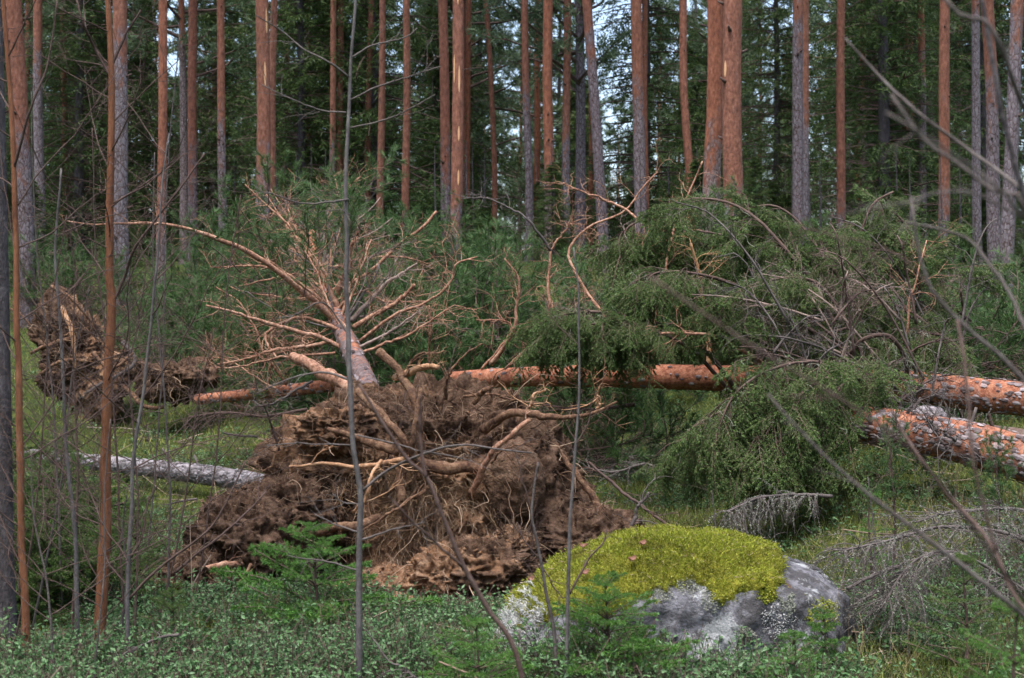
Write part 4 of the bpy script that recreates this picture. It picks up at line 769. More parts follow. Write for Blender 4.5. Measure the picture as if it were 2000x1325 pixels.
BG = [ # traced boughs: points, widths, strands, strand length, lichen
 ([(1720, 800, 12), (1650, 670, 11.9), (1590, 560, 11.9), (1530, 480, 11.9), (1475, 425, 12), (1420, 395, 12.1), (1350, 388, 12.2), (1290, 410, 12.2)], 11, 4, 190, .38, 40),
 ([(1720, 780, 11.7), (1660, 640, 11.6), (1605, 560, 11.6), (1550, 540, 11.5), (1480, 552, 11.4), (1420, 580, 11.3), (1380, 610, 11.3)], 10, 4, 170, .34, 50),
 ([(1680, 790, 11.9), (1600, 660, 11.8), (1500, 590, 11.8), (1420, 552, 11.8), (1340, 532, 11.7), (1280, 534, 11.7), (1230, 555, 11.7)], 12, 4, 190, .36, 60),
 ([(1640, 780, 13.1), (1540, 690, 13.1), (1440, 580, 13.1), (1380, 490, 13.1), (1310, 440, 13.1), (1250, 432, 13.1), (1215, 455, 13.1)], 10, 4, 190, .40, 25),
 ([(1460, 790, 12.3), (1380, 690, 12), (1300, 640, 11.8), (1220, 615, 11.6), (1140, 610, 11.5), (1080, 620, 11.5), (1045, 640, 11.5)], 11, 4, 330, .33, 50),
 ([(1440, 780, 12), (1350, 680, 11.7), (1280, 645, 11.5), (1200, 628, 11.4), (1120, 638, 11.4)], 9, 4, 250, .30, 30),
 ([(1760, 800, 11), (1690, 730, 10.6), (1600, 705, 10.3), (1510, 720, 10.1), (1440, 765, 10), (1405, 830, 10)], 10, 4, 240, .42, 90),
 ([(1740, 780, 10.8), (1680, 735, 10.5), (1610, 740, 10.2), (1550, 780, 10), (1500, 830, 9.9)], 9, 4, 230, .40, 70),
 ([(1760, 790, 10.9), (1700, 745, 10.5), (1650, 750, 10.2), (1610, 800, 10), (1590, 860, 9.9)], 8, 4, 170, .34, 70),
 ([(1720, 780, 12.2), (1690, 650, 12.1), (1650, 560, 12.1), (1610, 500, 12.1), (1560, 430, 12.2), (1510, 400, 12.2), (1450, 410, 12.2)], 9, 4, 160, .34, 20),
 ([(1760, 800, 12.4), (1720, 650, 12.5), (1690, 540, 12.5), (1680, 470, 12.5), (1705, 400, 12.5), (1745, 375, 12.5)], 9, 4, 170, .36, 120),
 ([(1740, 800, 12.6), (1780, 650, 12.7), (1790, 540, 12.7), (1770, 450, 12.7), (1730, 410, 12.7), (1690, 420, 12.7)], 8, 4, 200, .42, 80),
 ([(1660, 690, 11.2), (1690, 662, 11.1), (1735, 657, 11.1), (1765, 690, 11.2), (1772, 735, 11.4)], 8, 10, 0, 0, 60),
 ([(1820, 800, 12.2), (1760, 690, 12), (1690, 640, 11.9), (1620, 650, 11.8), (1560, 690, 11.8)], 9, 4, 160, .34, 130),
 ([(1640, 800, 12.8), (1560, 640, 12.9), (1500, 540, 13), (1430, 470, 13), (1360, 450, 13)], 9, 4, 180, .44, 20),
 ([(1560, 760, 13.1), (1500, 690, 13.1), (1420, 640, 13.1), (1350, 620, 13.1), (1290, 640, 13.1)], 8, 4, 180, .30, 50),
 ([(1880, 820, 12.2), (1850, 690, 12.2), (1790, 620, 12.2), (1720, 590, 12.2), (1660, 610, 12.2)], 8, 4, 170, .38, 100),
 ([(1560, 800, 13), (1480, 660, 13.2), (1390, 560, 13.3), (1320, 480, 13.4), (1260, 470, 13.4)], 8, 3, 180, .42, 10),
 ([(1600, 820, 11.2), (1520, 780, 10.8), (1440, 790, 10.6), (1360, 830, 10.5), (1310, 880, 10.4)], 8, 3, 150, .28, 40),
 ([(1940, 840, 12), (1900, 720, 12), (1850, 660, 12), (1790, 650, 12)], 8, 4, 120, .34, 90), ([(1330, 740, 13.4), (1270, 690, 13.4), (1200, 670, 13.4), (1150, 680, 13.4)], 7, 3, 130, .24, 20),
 ([(1700, 760, 12.9), (1640, 690, 12.9), (1560, 640, 12.9), (1480, 620, 12.9), (1420, 640, 12.9)], 8, 3, 150, .32, 70),
]
for i, (pts, w0, w1, ns, sl, li) in enumerate(BG): bough(pts, w0, w1, int(ns * 1.12), sl, .55 if i in (1, 2, 4, 5) else .3, lichen=li // 2)
for k in range(44):                                        # bare dead limbs of the spruce
    x0 = rs.uniform(1450, 1900); y0 = rs.uniform(620, 790); d0 = rs.uniform(10.4, 12.6); ax = rs.uniform(-260, 120); ay = -rs.uniform(40, 260)
    pts = [(x0, y0, d0), (x0 + ax * .35, y0 + ay * .55, d0), (x0 + ax * .7, y0 + ay * .9, d0 + rs.uniform(-.3, .3)), (x0 + ax, y0 + ay, d0)]
    mb = MB(); Cb = limb(mb, pts, 6, 2.5, 16, 5); twiglets(mb, Cb, 12, .3, .003, rs, sub=4, wob=.25, up=-.15); mb.build('dead_limb', ['brown_twig', 'grey_twig', 'pale_twig'][k % 3], sg)

# ------------------------------------------------------------------ leafy tops of more fallen pines, filling the slope
def brush(name, label, cx, cy, d, wpx, hpx, nb, ns, seed, dead=.58, group=None, cat='fallen tree'):
    r = R(seed); cy += 30; hpx *= .62; p = px(cx, cy, d); g = onground(p[0], d); o = thing(name, label, cat, g, group)
    wm, hm_ = wpx / F * d, hpx / F * d
    ztop = p[2] + hm_ / 2
    for k in range(nb):
        x0 = p[0] + r.uniform(-.5, .5) * wm * .8; y0 = d + r.uniform(-.6, .6); z0 = float(gz(x0, y0))
        tz = z0 + (ztop - z0) * r.uniform(.3, 1.0); d0 = np.array([r.normal() * .6, r.normal() * .5, 1.0]) if tz - z0 > .5 else np.array([r.normal(), r.normal() * .6, .6])
        Lb = max(.45, (tz - z0) * 1.1); mb = MB(); Cb = wander(np.array([[x0, y0, z0 - .03]]), d0[None], Lb, 12, r, .14, .03); tubes(mb, Cb, np.linspace(.018, .006, 12)[None] * r.uniform(.6, 1.2), 5)
        isd = r.uniform() < dead; ends, _ = twiglets(mb, Cb[0], 16 if isd else 7, .42, .0040, r, sub=6 if isd else 3, wob=.28); bo = mb.build('branch', ['dead_branch', 'pale_twig', 'grey_twig', 'pale_twig', 'brown_twig'][k % 5], o)
        if not isd:
            e = np.concatenate([ends, along(Cb, r.uniform(.35, 1, (1, 6)))[0][0]]); r.shuffle(e)
            for q in e[:ns]: link('needle_spray', SPR[int(r.integers(4))], bo, q - g, (r.uniform(-.6, .6), r.uniform(-1.3, .5), r.uniform(0, 6.28)), r.uniform(.8, 1.5))
    return o
for i, a in enumerate([
 ('leafy green top of a fallen pine rising behind the fanned dead limbs', 670, 470, 20.5, 210, 150, 18, 9), ('low green pine boughs on the slope right of the left root plate', 400, 600, 19.3, 230, 130, 18, 12),
 ('dense green pine top lying behind the main root plate', 900, 610, 15.5, 330, 190, 26, 13), ('bright green pine top with forked bare limbs beside the leaning grey pine', 1200, 440, 19, 260, 180, 24, 12),
 ('green pine top beneath the leaning grey pine, left of the spruce', 1090, 560, 16.5, 240, 170, 20, 12), ('dark green brush heap behind the right end of the long trunk', 1920, 620, 14.5, 260, 230, 24, 12),
 ('low green boughs under the reddish stem between root plates', 540, 610, 17, 200, 140, 18, 12), ('broken green boughs under the long orange trunk', 1190, 800, 13.8, 260, 90, 14, 9),
 ('thin twiggy brush on the crest below the wood', 870, 470, 23, 320, 110, 22, 6), ('twiggy brush below the row of thin pines', 480, 500, 22, 330, 120, 22, 6), ('thin brush at the foot of the thick left pine', 140, 520, 22, 250, 110, 16, 6),
 ('brush heap of twigs on the slope behind the spruce boughs', 1500, 520, 18, 420, 160, 24, 8), ('brush of needled boughs at the foot of the rightmost pines', 1850, 500, 19, 330, 130, 20, 8), ('green boughs heaped behind the bent arching limb', 770, 640, 14.5, 230, 110, 16, 10)]):
    lab, cx, cy, d, w_, h_, nb, ns = a; brush('pine_brush', lab, cx, cy, d, w_, h_, int(nb * 1.3), ns, 200 + i)

# ------------------------------------------------------------------ young spruces
def ybranch(seed, L):
    r = R(seed); mb = MB(); C = wander(np.zeros((1, 3)), np.array([[1, 0, .35]]), L, 8, r, .05, .05); tubes(mb, C, np.linspace(.0045, .0018, 8)[None] * (L / .25) ** .5, 4)
    n = max(6, int(L / .022)); s = np.linspace(.15, .97, n)[None]; p, t = along(C, s); p, t = p[0], t[0]; sd = np.where(np.arange(n) % 2 == 0, 1, -1)[:, None]
    d = t * .75 + unit(np.cross(t, [0, 0, 1])) * sd * .75 + r.normal(size=t.shape) * .12; l = L * .42 * (1.05 - s[0]) * r.uniform(.7, 1.15, n) + .015
    P = wander(p, d, l, 5, r, .06, .03); tubes(mb, P, np.full((n, 5), .0012), 3)
    needle_coat(mb, P, 42, .016, .0027, r, 1, .9); needle_coat(mb, C, int(L * 420), .016, .0027, r, 1, .9)
    s = r.uniform(.3, .8, (n, 2)); q, t = along(P, s); q = q.reshape(-1, 3); t = t.reshape(-1, 3); P2 = wander(q, t + r.normal(size=t.shape) * [.7, .7, .2], np.repeat(l, 2) * .45, 4, r, .05); needle_coat(mb, P2, 18, .016, .0027, r, 1, .9)
    return mb
YB = {k: [ybranch(50 + i, .3).mesh('branch', ['brown_twig', mn], False) for i in range(3)] for k, mn in (('y', 'young_needles'), ('d', 'spruce_needles'))}
def young(x, yb, d, hpx, label, kind='y', seed=0, spread=.62, lean=0.0, whorls=None, group=None, dens=5):
    r = R(300 + seed); p = px(x, yb, d); g = onground(p[0], d); h = (CH - (yb - hpx - CY) / F * d) - g[2]; h = max(h, .2)
    o = thing('young_spruce', label, 'young spruce', g, group); mb = MB(); z = np.linspace(-.05, h, 14); rr = np.interp(z, [-.05, h], [.008 + .008 * h, .0018])
    mb2 = MB(); Cs = np.stack([g[0] + lean * (z / h) ** 1.5 + .01 * np.sin(z * 9), g[1] + 0 * z, g[2] + z], 1); tubes(mb2, Cs[None], rr[None], 6); mb2.build('trunk', 'brown_twig', o); nb_ = MB(); needle_coat(nb_, Cs[None][:, 11:], 70, .016, .0027, r, 0, .9); stuff(nb_.build('leader_needles', 'young_needles' if kind == 'y' else 'spruce_needles', o, False))
    wn = whorls or max(4, int(h / .09))
    for k in range(wn):
        u = .1 + .84 * k / (wn - 1) if wn > 1 else .5; L = h * spread * (1 - u) ** .85 + .05
        for j in range(dens + (1 if k % 2 else 0)):
            uu = u + r.uniform(-.02, .02); Lk = L * r.uniform(.75, 1.15)
            link('branch', YB[kind][int(r.integers(3))], o, (lean * uu ** 1.5, 0, h * uu), (0, r.uniform(-.25, .12) - .25 * u, 2 * pi * (j + r.uniform(-.25, .25)) / dens + k * .9), (Lk / .3, max(Lk / .3, .55), max(Lk / .3, .6)))
    return o
young(615, 1240, 7.4, 215, 'bright green young spruce in front of the root plate', 'y', 1, 1.0, 0, 6, None, 5)
young(335, 1300, 6.9, 135, 'small dark young spruce left of the bright one, before the dark soil', 'd', 2, .7, 0, 5, None, 4)
young(1185, 1330, 6.2, 195, 'young spruce growing against the left part of the mossy boulder', 'y', 3, .85, 0, 7, None, 6)
young(1885, 1330, 6.4, 240, 'slender young spruce in front of the grey dead twigs', 'd', 4, .5, 0, 6, None, 4)
young(1550, 1345, 5.9, 95, 'tiny spruce with upright tips in front of the bare face of the boulder', 'y', 5, .75, 0, 4, None, 4); young(1608, 1335, 6.3, 130, 'thin spruce seedling at the right foot of the boulder', 'y', 6, .35, 0, 5, None, 4)
young(930, 1370, 5.9, 150, 'low spreading young spruce in the bilberry before the sandy soil', 'y', 7, .95, 0, 5); young(1700, 1060, 8.2, 100, 'thin seedling spruce among lichen grey twigs behind the boulder', 'y', 8, .4, 0, 4, None, 3)
young(45, 1140, 8.6, 200, 'broad dark young spruce behind the leftmost orange sapling', 'd', 9, .8); young(150, 1120, 9.2, 150, 'dense dark young spruce between the two orange saplings', 'd', 10, .75)
young(265, 1130, 9.4, 150, 'low dark spruce beside the orange sapling with the knots', 'd', 11, .8); young(-30, 1100, 9, 330, 'tall dark young spruce at the side of the lichen crusted trunk', 'd', 12, .7); young(1985, 1345, 4.2, 170, 'blurred green spruce top right before the camera at the dead twigs', 'y', 13, .55, 0, 6)
young(25, 1230, 7.6, 90, 'low spruce seedling at the foot of the leftmost orange sapling', 'd', 14, .9)
for k, (x, yb, d, h_, lab) in enumerate(((95, 1180, 8.0, 215, 'tallest dark young spruce behind the orange saplings'), (215, 1200, 8.2, 190, 'dark young spruce directly behind the knotty orange sapling'), (0, 1180, 7.8, 220, 'dark young spruce touching the lichen crusted trunk'), (120, 1010, 10.5, 160, 'dark spruce thicket plant beyond the end of the grey log'))):
    young(x, yb, d, h_, lab, 'd', 30 + k, .8, 0, None, None, 6)
# young pine beside the lower trunk
def young_pine(x, yb, d, hpx, label, seed):
    r = R(seed); p = px(x, yb, d); g = onground(p[0], d); o = thing('young_pine', label, 'young pine', g); h = (CH - (yb - hpx - CY) / F * d) - g[2]; mb = MB(); z = np.linspace(-.04, h, 10); tubes(mb, (g + np.stack([.02 * np.sin(z * 5), 0 * z, z], 1))[None], np.linspace(.011, .004, 10)[None], 6); mb.build('trunk', 'brown_twig', o)
    for k in range(11): u = .3 + .7 * k / 10; a = k * 2.4; link('needle_spray', SPR[k % 4], o, (0, 0, h * u), (0, -.5 - .5 * u, a), .32 + .25 * (1 - u))
young_pine(1742, 960, 8.7, 95, 'small bright green pine seedling beside the thick scaly trunk', 7); young_pine(1945, 960, 8.4, 60, 'little pine seedling on the bilberry bank below the thick trunk', 8)

# ------------------------------------------------------------------ leafless saplings and shoots
def sapling(name, label, pts, w0, w1, matn, nb, bl, seed, side=None, twm='brown_twig', s0=.1, upw=.7, group=None, cat='sapling', sub=3, br=.0042, traced=()):
    r = R(400 + seed); P = pxs(pts); d = pts[0][2]; g = onground(P[0][0], P[0][1]); 
    if P[0][2] > g[2] + .02: P = np.vstack([[P[0][0] + (P[0][0] - P[1][0]) * .15, P[0][1], g[2] - .03], P]); pts = [pts[0]] + list(pts)
    g = onground(P[0][0], P[0][1]); o = thing(name, label, cat, g, group); n = 44; C = curve(P, n); C = C + .012 * np.stack([fbm(C * 3 + k * 7, 3, seed) for k in range(3)], 1)
    rad = np.linspace(w0, w1, n) / 2 / F * d; rad = rad * (1 + .06 * noise3(C * 9, seed)); mb = MB(); tubes(mb, C[None], rad[None], 10, 0, None, True, .05); mb.build('stem', matn, o)
    for k in range(nb):
        s = np.array([[s0 + (1 - s0) * (k + r.uniform(0, .9)) / nb]]); p, t = along(C[None], s); a = r.choice([-1, 1]) if side is None else side
        dd = np.array([[a * r.uniform(.4, 1), r.normal() * .45, upw * r.uniform(.3, 1.2)]]); L = bl * r.uniform(.5, 1.25); mb = MB(); Cb = wander(p[0], dd, L, 12, r, .10, -.02)
        r0 = min(br, float(np.interp(s[0, 0], np.linspace(0, 1, n), rad)) * .6); tubes(mb, Cb, np.linspace(r0, r0 * .3, 12)[None], 5); twiglets(mb, Cb[0], max(3, int(L * 9)), .22, r0 * .42, r, sub=sub, wob=.16, up=.2, ang=.7); mb.build('branch', twm, o)
    for (bp, a, b) in traced:
        mb = MB(); Cb = limb(mb, bp, a, b, 22, 6, wob=.004); twiglets(mb, Cb, 5, .16, .0016, r, sub=1, wob=.15, ang=.7); mb.build('branch', twm, o)
    return o
sapling('sapling', 'orange barked sapling standing next to the dark lichen trunk', [(56, 1350, 6.4), (48, 1150, 6.4), (38, 900, 6.4), (34, 700, 6.4), (29, 480, 6.4), (26, 330, 6.4), (18, 150, 6.4), (4, -60, 6.4)], 17, 8, 'sapling_bark', 20, .8, 1, upw=.9, traced=[([(27, 330, 6.4), (60, 215, 6.3), (95, 120, 6.3), (112, 0, 6.3)], 6, 3)])
sapling('sapling', 'straight knotty orange barked sapling in front of the left root plate', [(188, 1300, 7.0), (203, 1050, 7.0), (210, 800, 7.0), (219, 600, 7.0), (212, 540, 7.0), (213, 400, 7.0), (217, 200, 7.0), (212, 0, 7.0), (208, -120, 7.0)], 25, 10, 'sapling_bark', 24, .9, 2, upw=.9,
    traced=[([(216, 150, 7), (190, 100, 7), (165, 50, 6.9), (150, 0, 6.9)], 7, 4), ([(218, 130, 7), (245, 70, 7), (275, 20, 7)], 7, 4), ([(216, 600, 7), (245, 540, 7), (270, 480, 6.9), (330, 400, 6.9), (400, 300, 6.9)], 7, 3), ([(215, 400, 7), (270, 370, 7), (330, 330, 7), (360, 300, 7)], 5, 2)])
sapling('sapling', 'thin smooth grey sapling rising past the middle of the root plate', [(703, 1360, 6.0), (699, 1100, 6.0), (704, 965, 6.0), (690, 850, 6.0), (683, 650, 6.0), (674, 420, 6.0), (682, 200, 6.0), (691, 0, 6.0), (694, -80, 6.0)], 14, 5, 'grey_sapling_bark', 0, .3, 3, twm='grey_twig',
    traced=[([(680, 390, 6), (640, 395, 5.9), (590, 395, 5.9), (520, 375, 5.8)], 5, 2), ([(683, 420, 6), (660, 410, 6)], 4, 2), ([(680, 150, 6), (640, 120, 5.9), (590, 95, 5.9), (555, 65, 5.9), (500, 30, 5.8)], 5, 2), ([(676, 220, 6), (630, 215, 6), (570, 190, 5.9), (510, 165, 5.9)], 4, 2),
            ([(685, 250, 6), (740, 238, 6), (790, 220, 5.9), (850, 185, 5.9)], 4, 2), ([(685, 195, 6), (730, 175, 6), (800, 155, 6), (860, 130, 6)], 4, 2), ([(688, 112, 6), (730, 90, 6), (790, 75, 6), (815, 55, 6)], 4, 2), ([(684, 660, 6), (650, 610, 6), (620, 595, 5.9), (580, 615, 5.9), (540, 622, 5.9)], 4, 2),
            ([(689, 745, 6), (640, 730, 6), (590, 735, 6), (540, 750, 6), (500, 770, 6)], 5, 2), ([(696, 850, 6), (760, 865, 6), (830, 880, 5.9), (920, 900, 5.9)], 4, 2), ([(706, 960, 6), (760, 915, 6), (830, 885, 5.9), (900, 870, 5.9), (1040, 885, 5.9)], 6, 3), ([(704, 1055, 6), (760, 1040, 6), (830, 1020, 5.9)], 5, 2),
            ([(700, 1040, 6), (650, 1020, 6), (615, 1005, 6)], 4, 2), ([(700, 1115, 6), (640, 1095, 6), (560, 1085, 6)], 4, 2), ([(690, 870, 6), (600, 865, 6), (520, 870, 6)], 3, 2), ([(700, 985, 6), (670, 980, 6), (650, 965, 6)], 3, 2)])
sapling('sapling', 'slim grey sapling left of the knotty orange one', [(152, 1300, 6.8), (148, 1080, 6.8), (133, 900, 6.8), (125, 750, 6.8), (115, 600, 6.8), (108, 480, 6.8), (120, 330, 6.8)], 10, 4, 'grey_sapling_bark', 8, .7, 4, upw=1.0)
sapling('sapling', 'dark forked sapling right of the knotty orange one', [(250, 1340, 6.5), (249, 1150, 6.5), (256, 1000, 6.5), (266, 860, 6.5), (282, 740, 6.5), (300, 600, 6.5), (312, 420, 6.5), (330, 260, 6.5)], 10, 3, 'grey_sapling_bark', 9, .8, 5, upw=1.0, traced=[([(252, 1170, 6.5), (300, 1120, 6.5), (380, 1060, 6.4), (430, 1010, 6.4), (480, 900, 6.4)], 6, 3), ([(254, 1090, 6.5), (280, 1040, 6.5), (290, 970, 6.5)], 5, 2)])
for k, (xb, xt, yt, d, w_) in enumerate([(105, 60, 880, 6.2, 8), (140, 150, 520, 7.2, 9), (230, 250, 950, 7.2, 9), (262, 255, 500, 7.0, 7), (60, 175, 560, 7.4, 7), (300, 420, 640, 7.3, 6), (178, 215, 820, 6.0, 6), (20, 130, 420, 6.6, 6), (330, 300, 300, 8.0, 7), (240, 180, 250, 7.8, 7), (120, 60, 180, 7.8, 7), (380, 470, 380, 8.2, 5), (280, 350, 60, 8.5, 5)]):
    yb_ = CY + CH * F / d; sapling('bare_shoot', 'thin leafless shoot in the sapling thicket before the left root plate', [(xb, yb_, d), (xb * .6 + xt * .4 + 9, yb_ * .6 + yt * .4, d), (xb * .25 + xt * .75 - 6, yb_ * .25 + yt * .75, d), (xt, yt, d)], w_ * .75, 2, ['grey_twig', 'brown_twig'][k % 2], 13, .65, 20 + k, upw=.8, s0=.25, group='leafless shoots in the sapling thicket', cat='shoot', br=.003)
sapling('bare_shoot', 'bent dark forked shoot standing close before the root plate', [(1060, 1790, 3.8), (1018, 1325, 3.8), (950, 1190, 3.8), (905, 1108, 3.8), (862, 1010, 3.8), (832, 935, 3.8), (795, 903, 3.8), (745, 830, 3.8), (702, 752, 3.8)], 15, 6, 'brown_twig', 0, .3, 50, cat='shoot', traced=[([(832, 935, 3.8), (819, 860, 3.8), (822, 770, 3.8)], 9, 4), ([(905, 1108, 3.8), (840, 1050, 3.75), (790, 1000, 3.7), (760, 970, 3.7)], 6, 3)])
sapling('bare_shoot', 'upright thin grey shoot in front of the moss covered boulder', [(1104, 1390, 6.0), (1108, 1250, 6.0), (1112, 1050, 6.0), (1122, 900, 6.0), (1128, 760, 6.0), (1128, 600, 6.0), (1120, 480, 6.0)], 9, 2.5, 'grey_sapling_bark', 3, .3, 51, cat='shoot', s0=.5, br=.002, traced=[([(1112, 1160, 6), (1150, 1090, 6), (1180, 1060, 6), (1185, 1035, 6)], 5, 3), ([(1124, 870, 6), (1145, 830, 6), (1155, 780, 6)], 3, 2)])
sapling('bare_shoot', 'short crooked shoot beside the left end of the boulder', [(1092, 1390, 6.1), (1082, 1250, 6.1), (1066, 1150, 6.1), (1048, 1050, 6.1), (1040, 1000, 6.1), (1052, 905, 6.1)], 9, 4, 'grey_twig', 2, .2, 52, cat='shoot', br=.002, traced=[([(1052, 1090, 6.1), (1020, 1050, 6.1), (1010, 1020, 6.1)], 3, 2), ([(1060, 1110, 6.1), (1100, 1170, 6.1)], 3, 2), ([(1042, 1010, 6.1), (1020, 930, 6.1), (1005, 880, 6.1)], 3, 2)])
for k, (x, y1, d) in enumerate(((1455, 985, 8.2), (1395, 960, 8.4), (470, 1000, 9.3), (870, 1240, 6.4), (1700, 930, 7.8), (1330, 1290, 5.6))):
    yb_ = CY + (CH - float(gz((x - CX) / F * d, d))) * F / d; sapling('bare_shoot', 'tiny leafless shoot poking up through the bilberry cover', [(x, yb_, d), (x + 8, yb_ * .5 + y1 * .5, d), (x - 6, y1, d)], 6, 2, 'grey_twig', 4, .18, 60 + k, group='tiny shoots in the bilberry', cat='shoot', br=.0018, s0=.3)
# the leafless shrub close to the camera on the right; it stands just outside the frame
fb = onground(1.28, 2.5); fs = thing('bare_shrub', 'leafless shrub close to the camera whose blurred grey stems reach across the fallen spruce', 'shrub', fb)
FT = lambda l: [(2000 + 410, 2330, 2.5)] + l
for pts, w0, w1, mm in [
 ([(2380, 2250, 2.5), (2250, 1500, 2.5), (2100, 1290, 2.45), (2000, 1200, 2.4), (1870, 1100, 2.4), (1750, 1010, 2.4), (1640, 920, 2.4), (1560, 840, 2.4), (1500, 770, 2.4)], 22, 5, 'grey_twig'), ([(2250, 1500, 2.5), (2100, 1300, 2.6), (1990, 1180, 2.7), (1920, 1050, 2.8), (1840, 960, 2.9), (1765, 850, 3), (1740, 800, 3)], 12, 5, 'brown_twig'),
 ([(2380, 2250, 2.5), (2300, 1300, 2.5), (2150, 900, 2.5), (2010, 755, 2.5), (1950, 692, 2.5), (1870, 625, 2.5), (1815, 560, 2.5), (1792, 480, 2.5), (1780, 385, 2.5)], 20, 6, 'grey_twig'), ([(2100, 850, 2.6), (2010, 432, 2.2), (1930, 372, 2.2), (1870, 322, 2.2), (1800, 270, 2.2), (1740, 185, 2.2)], 12, 8, 'grey_twig'),
 ([(2150, 900, 2.5), (2080, 480, 2.7), (1985, 370, 2.8), (1890, 295, 2.9), (1800, 225, 2.9), (1720, 150, 3), (1650, 75, 3)], 12, 5, 'grey_twig'), ([(2080, 480, 2.7), (2010, 230, 2.4), (1960, 95, 2.3), (1925, 40, 2.3), (1880, 32, 2.3), (1838, -10, 2.3)], 13, 9, 'grey_twig'),
 ([(2150, 900, 2.5), (2030, 500, 2.6), (1990, 350, 2.6), (1960, 220, 2.6), (1942, 120, 2.6), (1915, -20, 2.6)], 14, 9, 'dark_bark'), ([(2010, 432, 2.2), (1960, 380, 2.0), (1900, 330, 2.0), (1800, 260, 1.9), (1730, 220, 1.9)], 8, 5, 'grey_twig'),
 ([(1870, 625, 2.5), (1890, 760, 2.45), (1900, 900, 2.4), (1945, 1080, 2.4)], 7, 6, 'brown_twig'), ([(2120, 1310, 2.4), (1960, 1120, 2.1), (1800, 900, 1.9), (1650, 780, 1.85), (1450, 660, 1.8), (1270, 540, 1.8)], 9, 5, 'brown_twig'), ([(1815, 560, 2.5), (1760, 500, 2.5), (1690, 470, 2.5), (1560, 440, 2.5)], 4, 2, 'brown_twig'),
 ([(2100, 850, 2.6), (1980, 600, 2.7), (1900, 480, 2.8), (1840, 450, 2.8), (1772, 435, 2.8)], 9, 5, 'grey_twig'), ([(2010, 432, 2.2), (1900, 380, 2.1), (1780, 390, 2), (1680, 410, 2), (1600, 430, 2)], 5, 3, 'grey_twig')]:
    mb = MB(); Cb = limb(mb, pts, w0, w1, 34, 7, wob=.003); twiglets(mb, Cb, 4, .10, .0009, r_, sub=1, wob=.15, ang=.7, s0=.3); mb.build('stem', mm, fs)

# ------------------------------------------------------------------ dead twigs, torn boughs, sticks
def twig_bough(name, label, pts, w0, w1, ns, L, matn, seed, lich=0, droop=.25, sub=4, cat='dead branch'):
    r = R(seed); P = pxs(pts); g = onground(P[0][0], P[0][1]); o = thing(name, label, cat, g); mb = MB(); Cb = limb(mb, pts, w0, w1, 26, 7); mb.build('limb', 'grey_twig' if matn != 'brown_twig' else 'brown_twig', o)
    s = r.uniform(.08, 1, (1, ns)); p, t = along(Cb[None], s); p, t = p[0], t[0]; sd = unit(np.cross(t, [0, 0, 1])) * r.choice([-1, 1], ns)[:, None]; d = sd * .8 + t * .6 + r.normal(size=t.shape) * .25; l = L * r.uniform(.4, 1.2, ns)
    tm = MB(); Q_ = wander(p, d, l, 8, r, .17, droop * .2); tubes(tm, Q_, np.linspace(.0030, .0010, 8) * np.ones((ns, 1)), 4)
    s = r.uniform(.15, 1, (ns, sub)); q, t = along(Q_, s); q = q.reshape(-1, 3); t = t.reshape(-1, 3); Q2 = wander(q, t * .8 + r.normal(size=t.shape) * .55, np.repeat(l, sub) * .4, 5, r, .15, droop * .3); tubes(tm, Q2, np.linspace(.0013, .0006, 5) * np.ones((len(q), 1)), 3)
    stuff(tm.build('twigs', matn, o))
    if lich:
        lm = MB(); QQ = np.concatenate([Q_, Q_]); needle_coat(lm, Q_, lich, .012, .005, r, 0, 1.2); stuff(lm.build('lichen', 'beard_lichen', o, False))
    return o
twig_bough('dead_spruce_bough', 'lichen grey dead spruce bough lying in the bilberry right of the boulder', [(2080, 1090, 7.4), (1960, 1040, 7.3), (1850, 1030, 7.2), (1760, 1050, 7.1), (1650, 1075, 7.0)], 9, 4, 90, .5, 'grey_twig', 501, 36, .5, 6)
twig_bough('dead_spruce_bough', 'tangled grey twiggy bough behind the slender young spruce', [(2060, 1200, 7.0), (1950, 1120, 6.95), (1860, 1080, 6.9), (1780, 1100, 6.9), (1720, 1190, 6.8)], 8, 4, 90, .45, 'grey_twig', 502, 30, .6, 6)
twig_bough('dead_spruce_bough', 'pale stringy dead bough with hanging lichen below the spruce boughs', [(1625, 970, 9.2), (1560, 966, 9.1), (1490, 972, 9.0), (1420, 1000, 8.9)], 8, 4, 70, .3, 'grey_twig', 503, 50, 1.0, 5)
twig_bough('dead_branch', 'lichen flecked stick pointing at the right side of the boulder', [(1760, 1105, 7.6), (1700, 1125, 7.5), (1655, 1150, 7.4)], 9, 7, 12, .2, 'grey_twig', 504, 20); twig_bough('dead_branch', 'second lichen flecked stick right of the boulder, lower down', [(1720, 1150, 7.2), (1680, 1175, 7.15), (1650, 1190, 7.1)], 8, 6, 10, .18, 'grey_twig', 505, 20)
twig_bough('dead_branch', 'grey twiggy branch on the moss between root plate and fallen spruce', [(1300, 930, 10.9), (1260, 905, 11), (1200, 920, 11), (1150, 915, 11)], 6, 3, 30, .3, 'grey_twig', 506, 12); twig_bough('dead_branch', 'white stick lying in the moss behind the pale grey log', [(505, 853, 14.3), (460, 850, 14.3), (435, 845, 14.3)], 5, 4, 6, .2, 'grey_twig', 507)
twig_bough('dead_branch', 'pale stick lying between the grey log and the dark soil', [(385, 975, 11.6), (350, 978, 11.6), (325, 986, 11.6)], 5, 3, 4, .2, 'grey_twig', 508); twig_bough('dead_branch', 'reddish twig leaning on the left side of the main root plate', [(545, 880, 9.6), (530, 830, 9.5), (515, 790, 9.4)], 6, 3, 10, .25, 'brown_twig', 509)
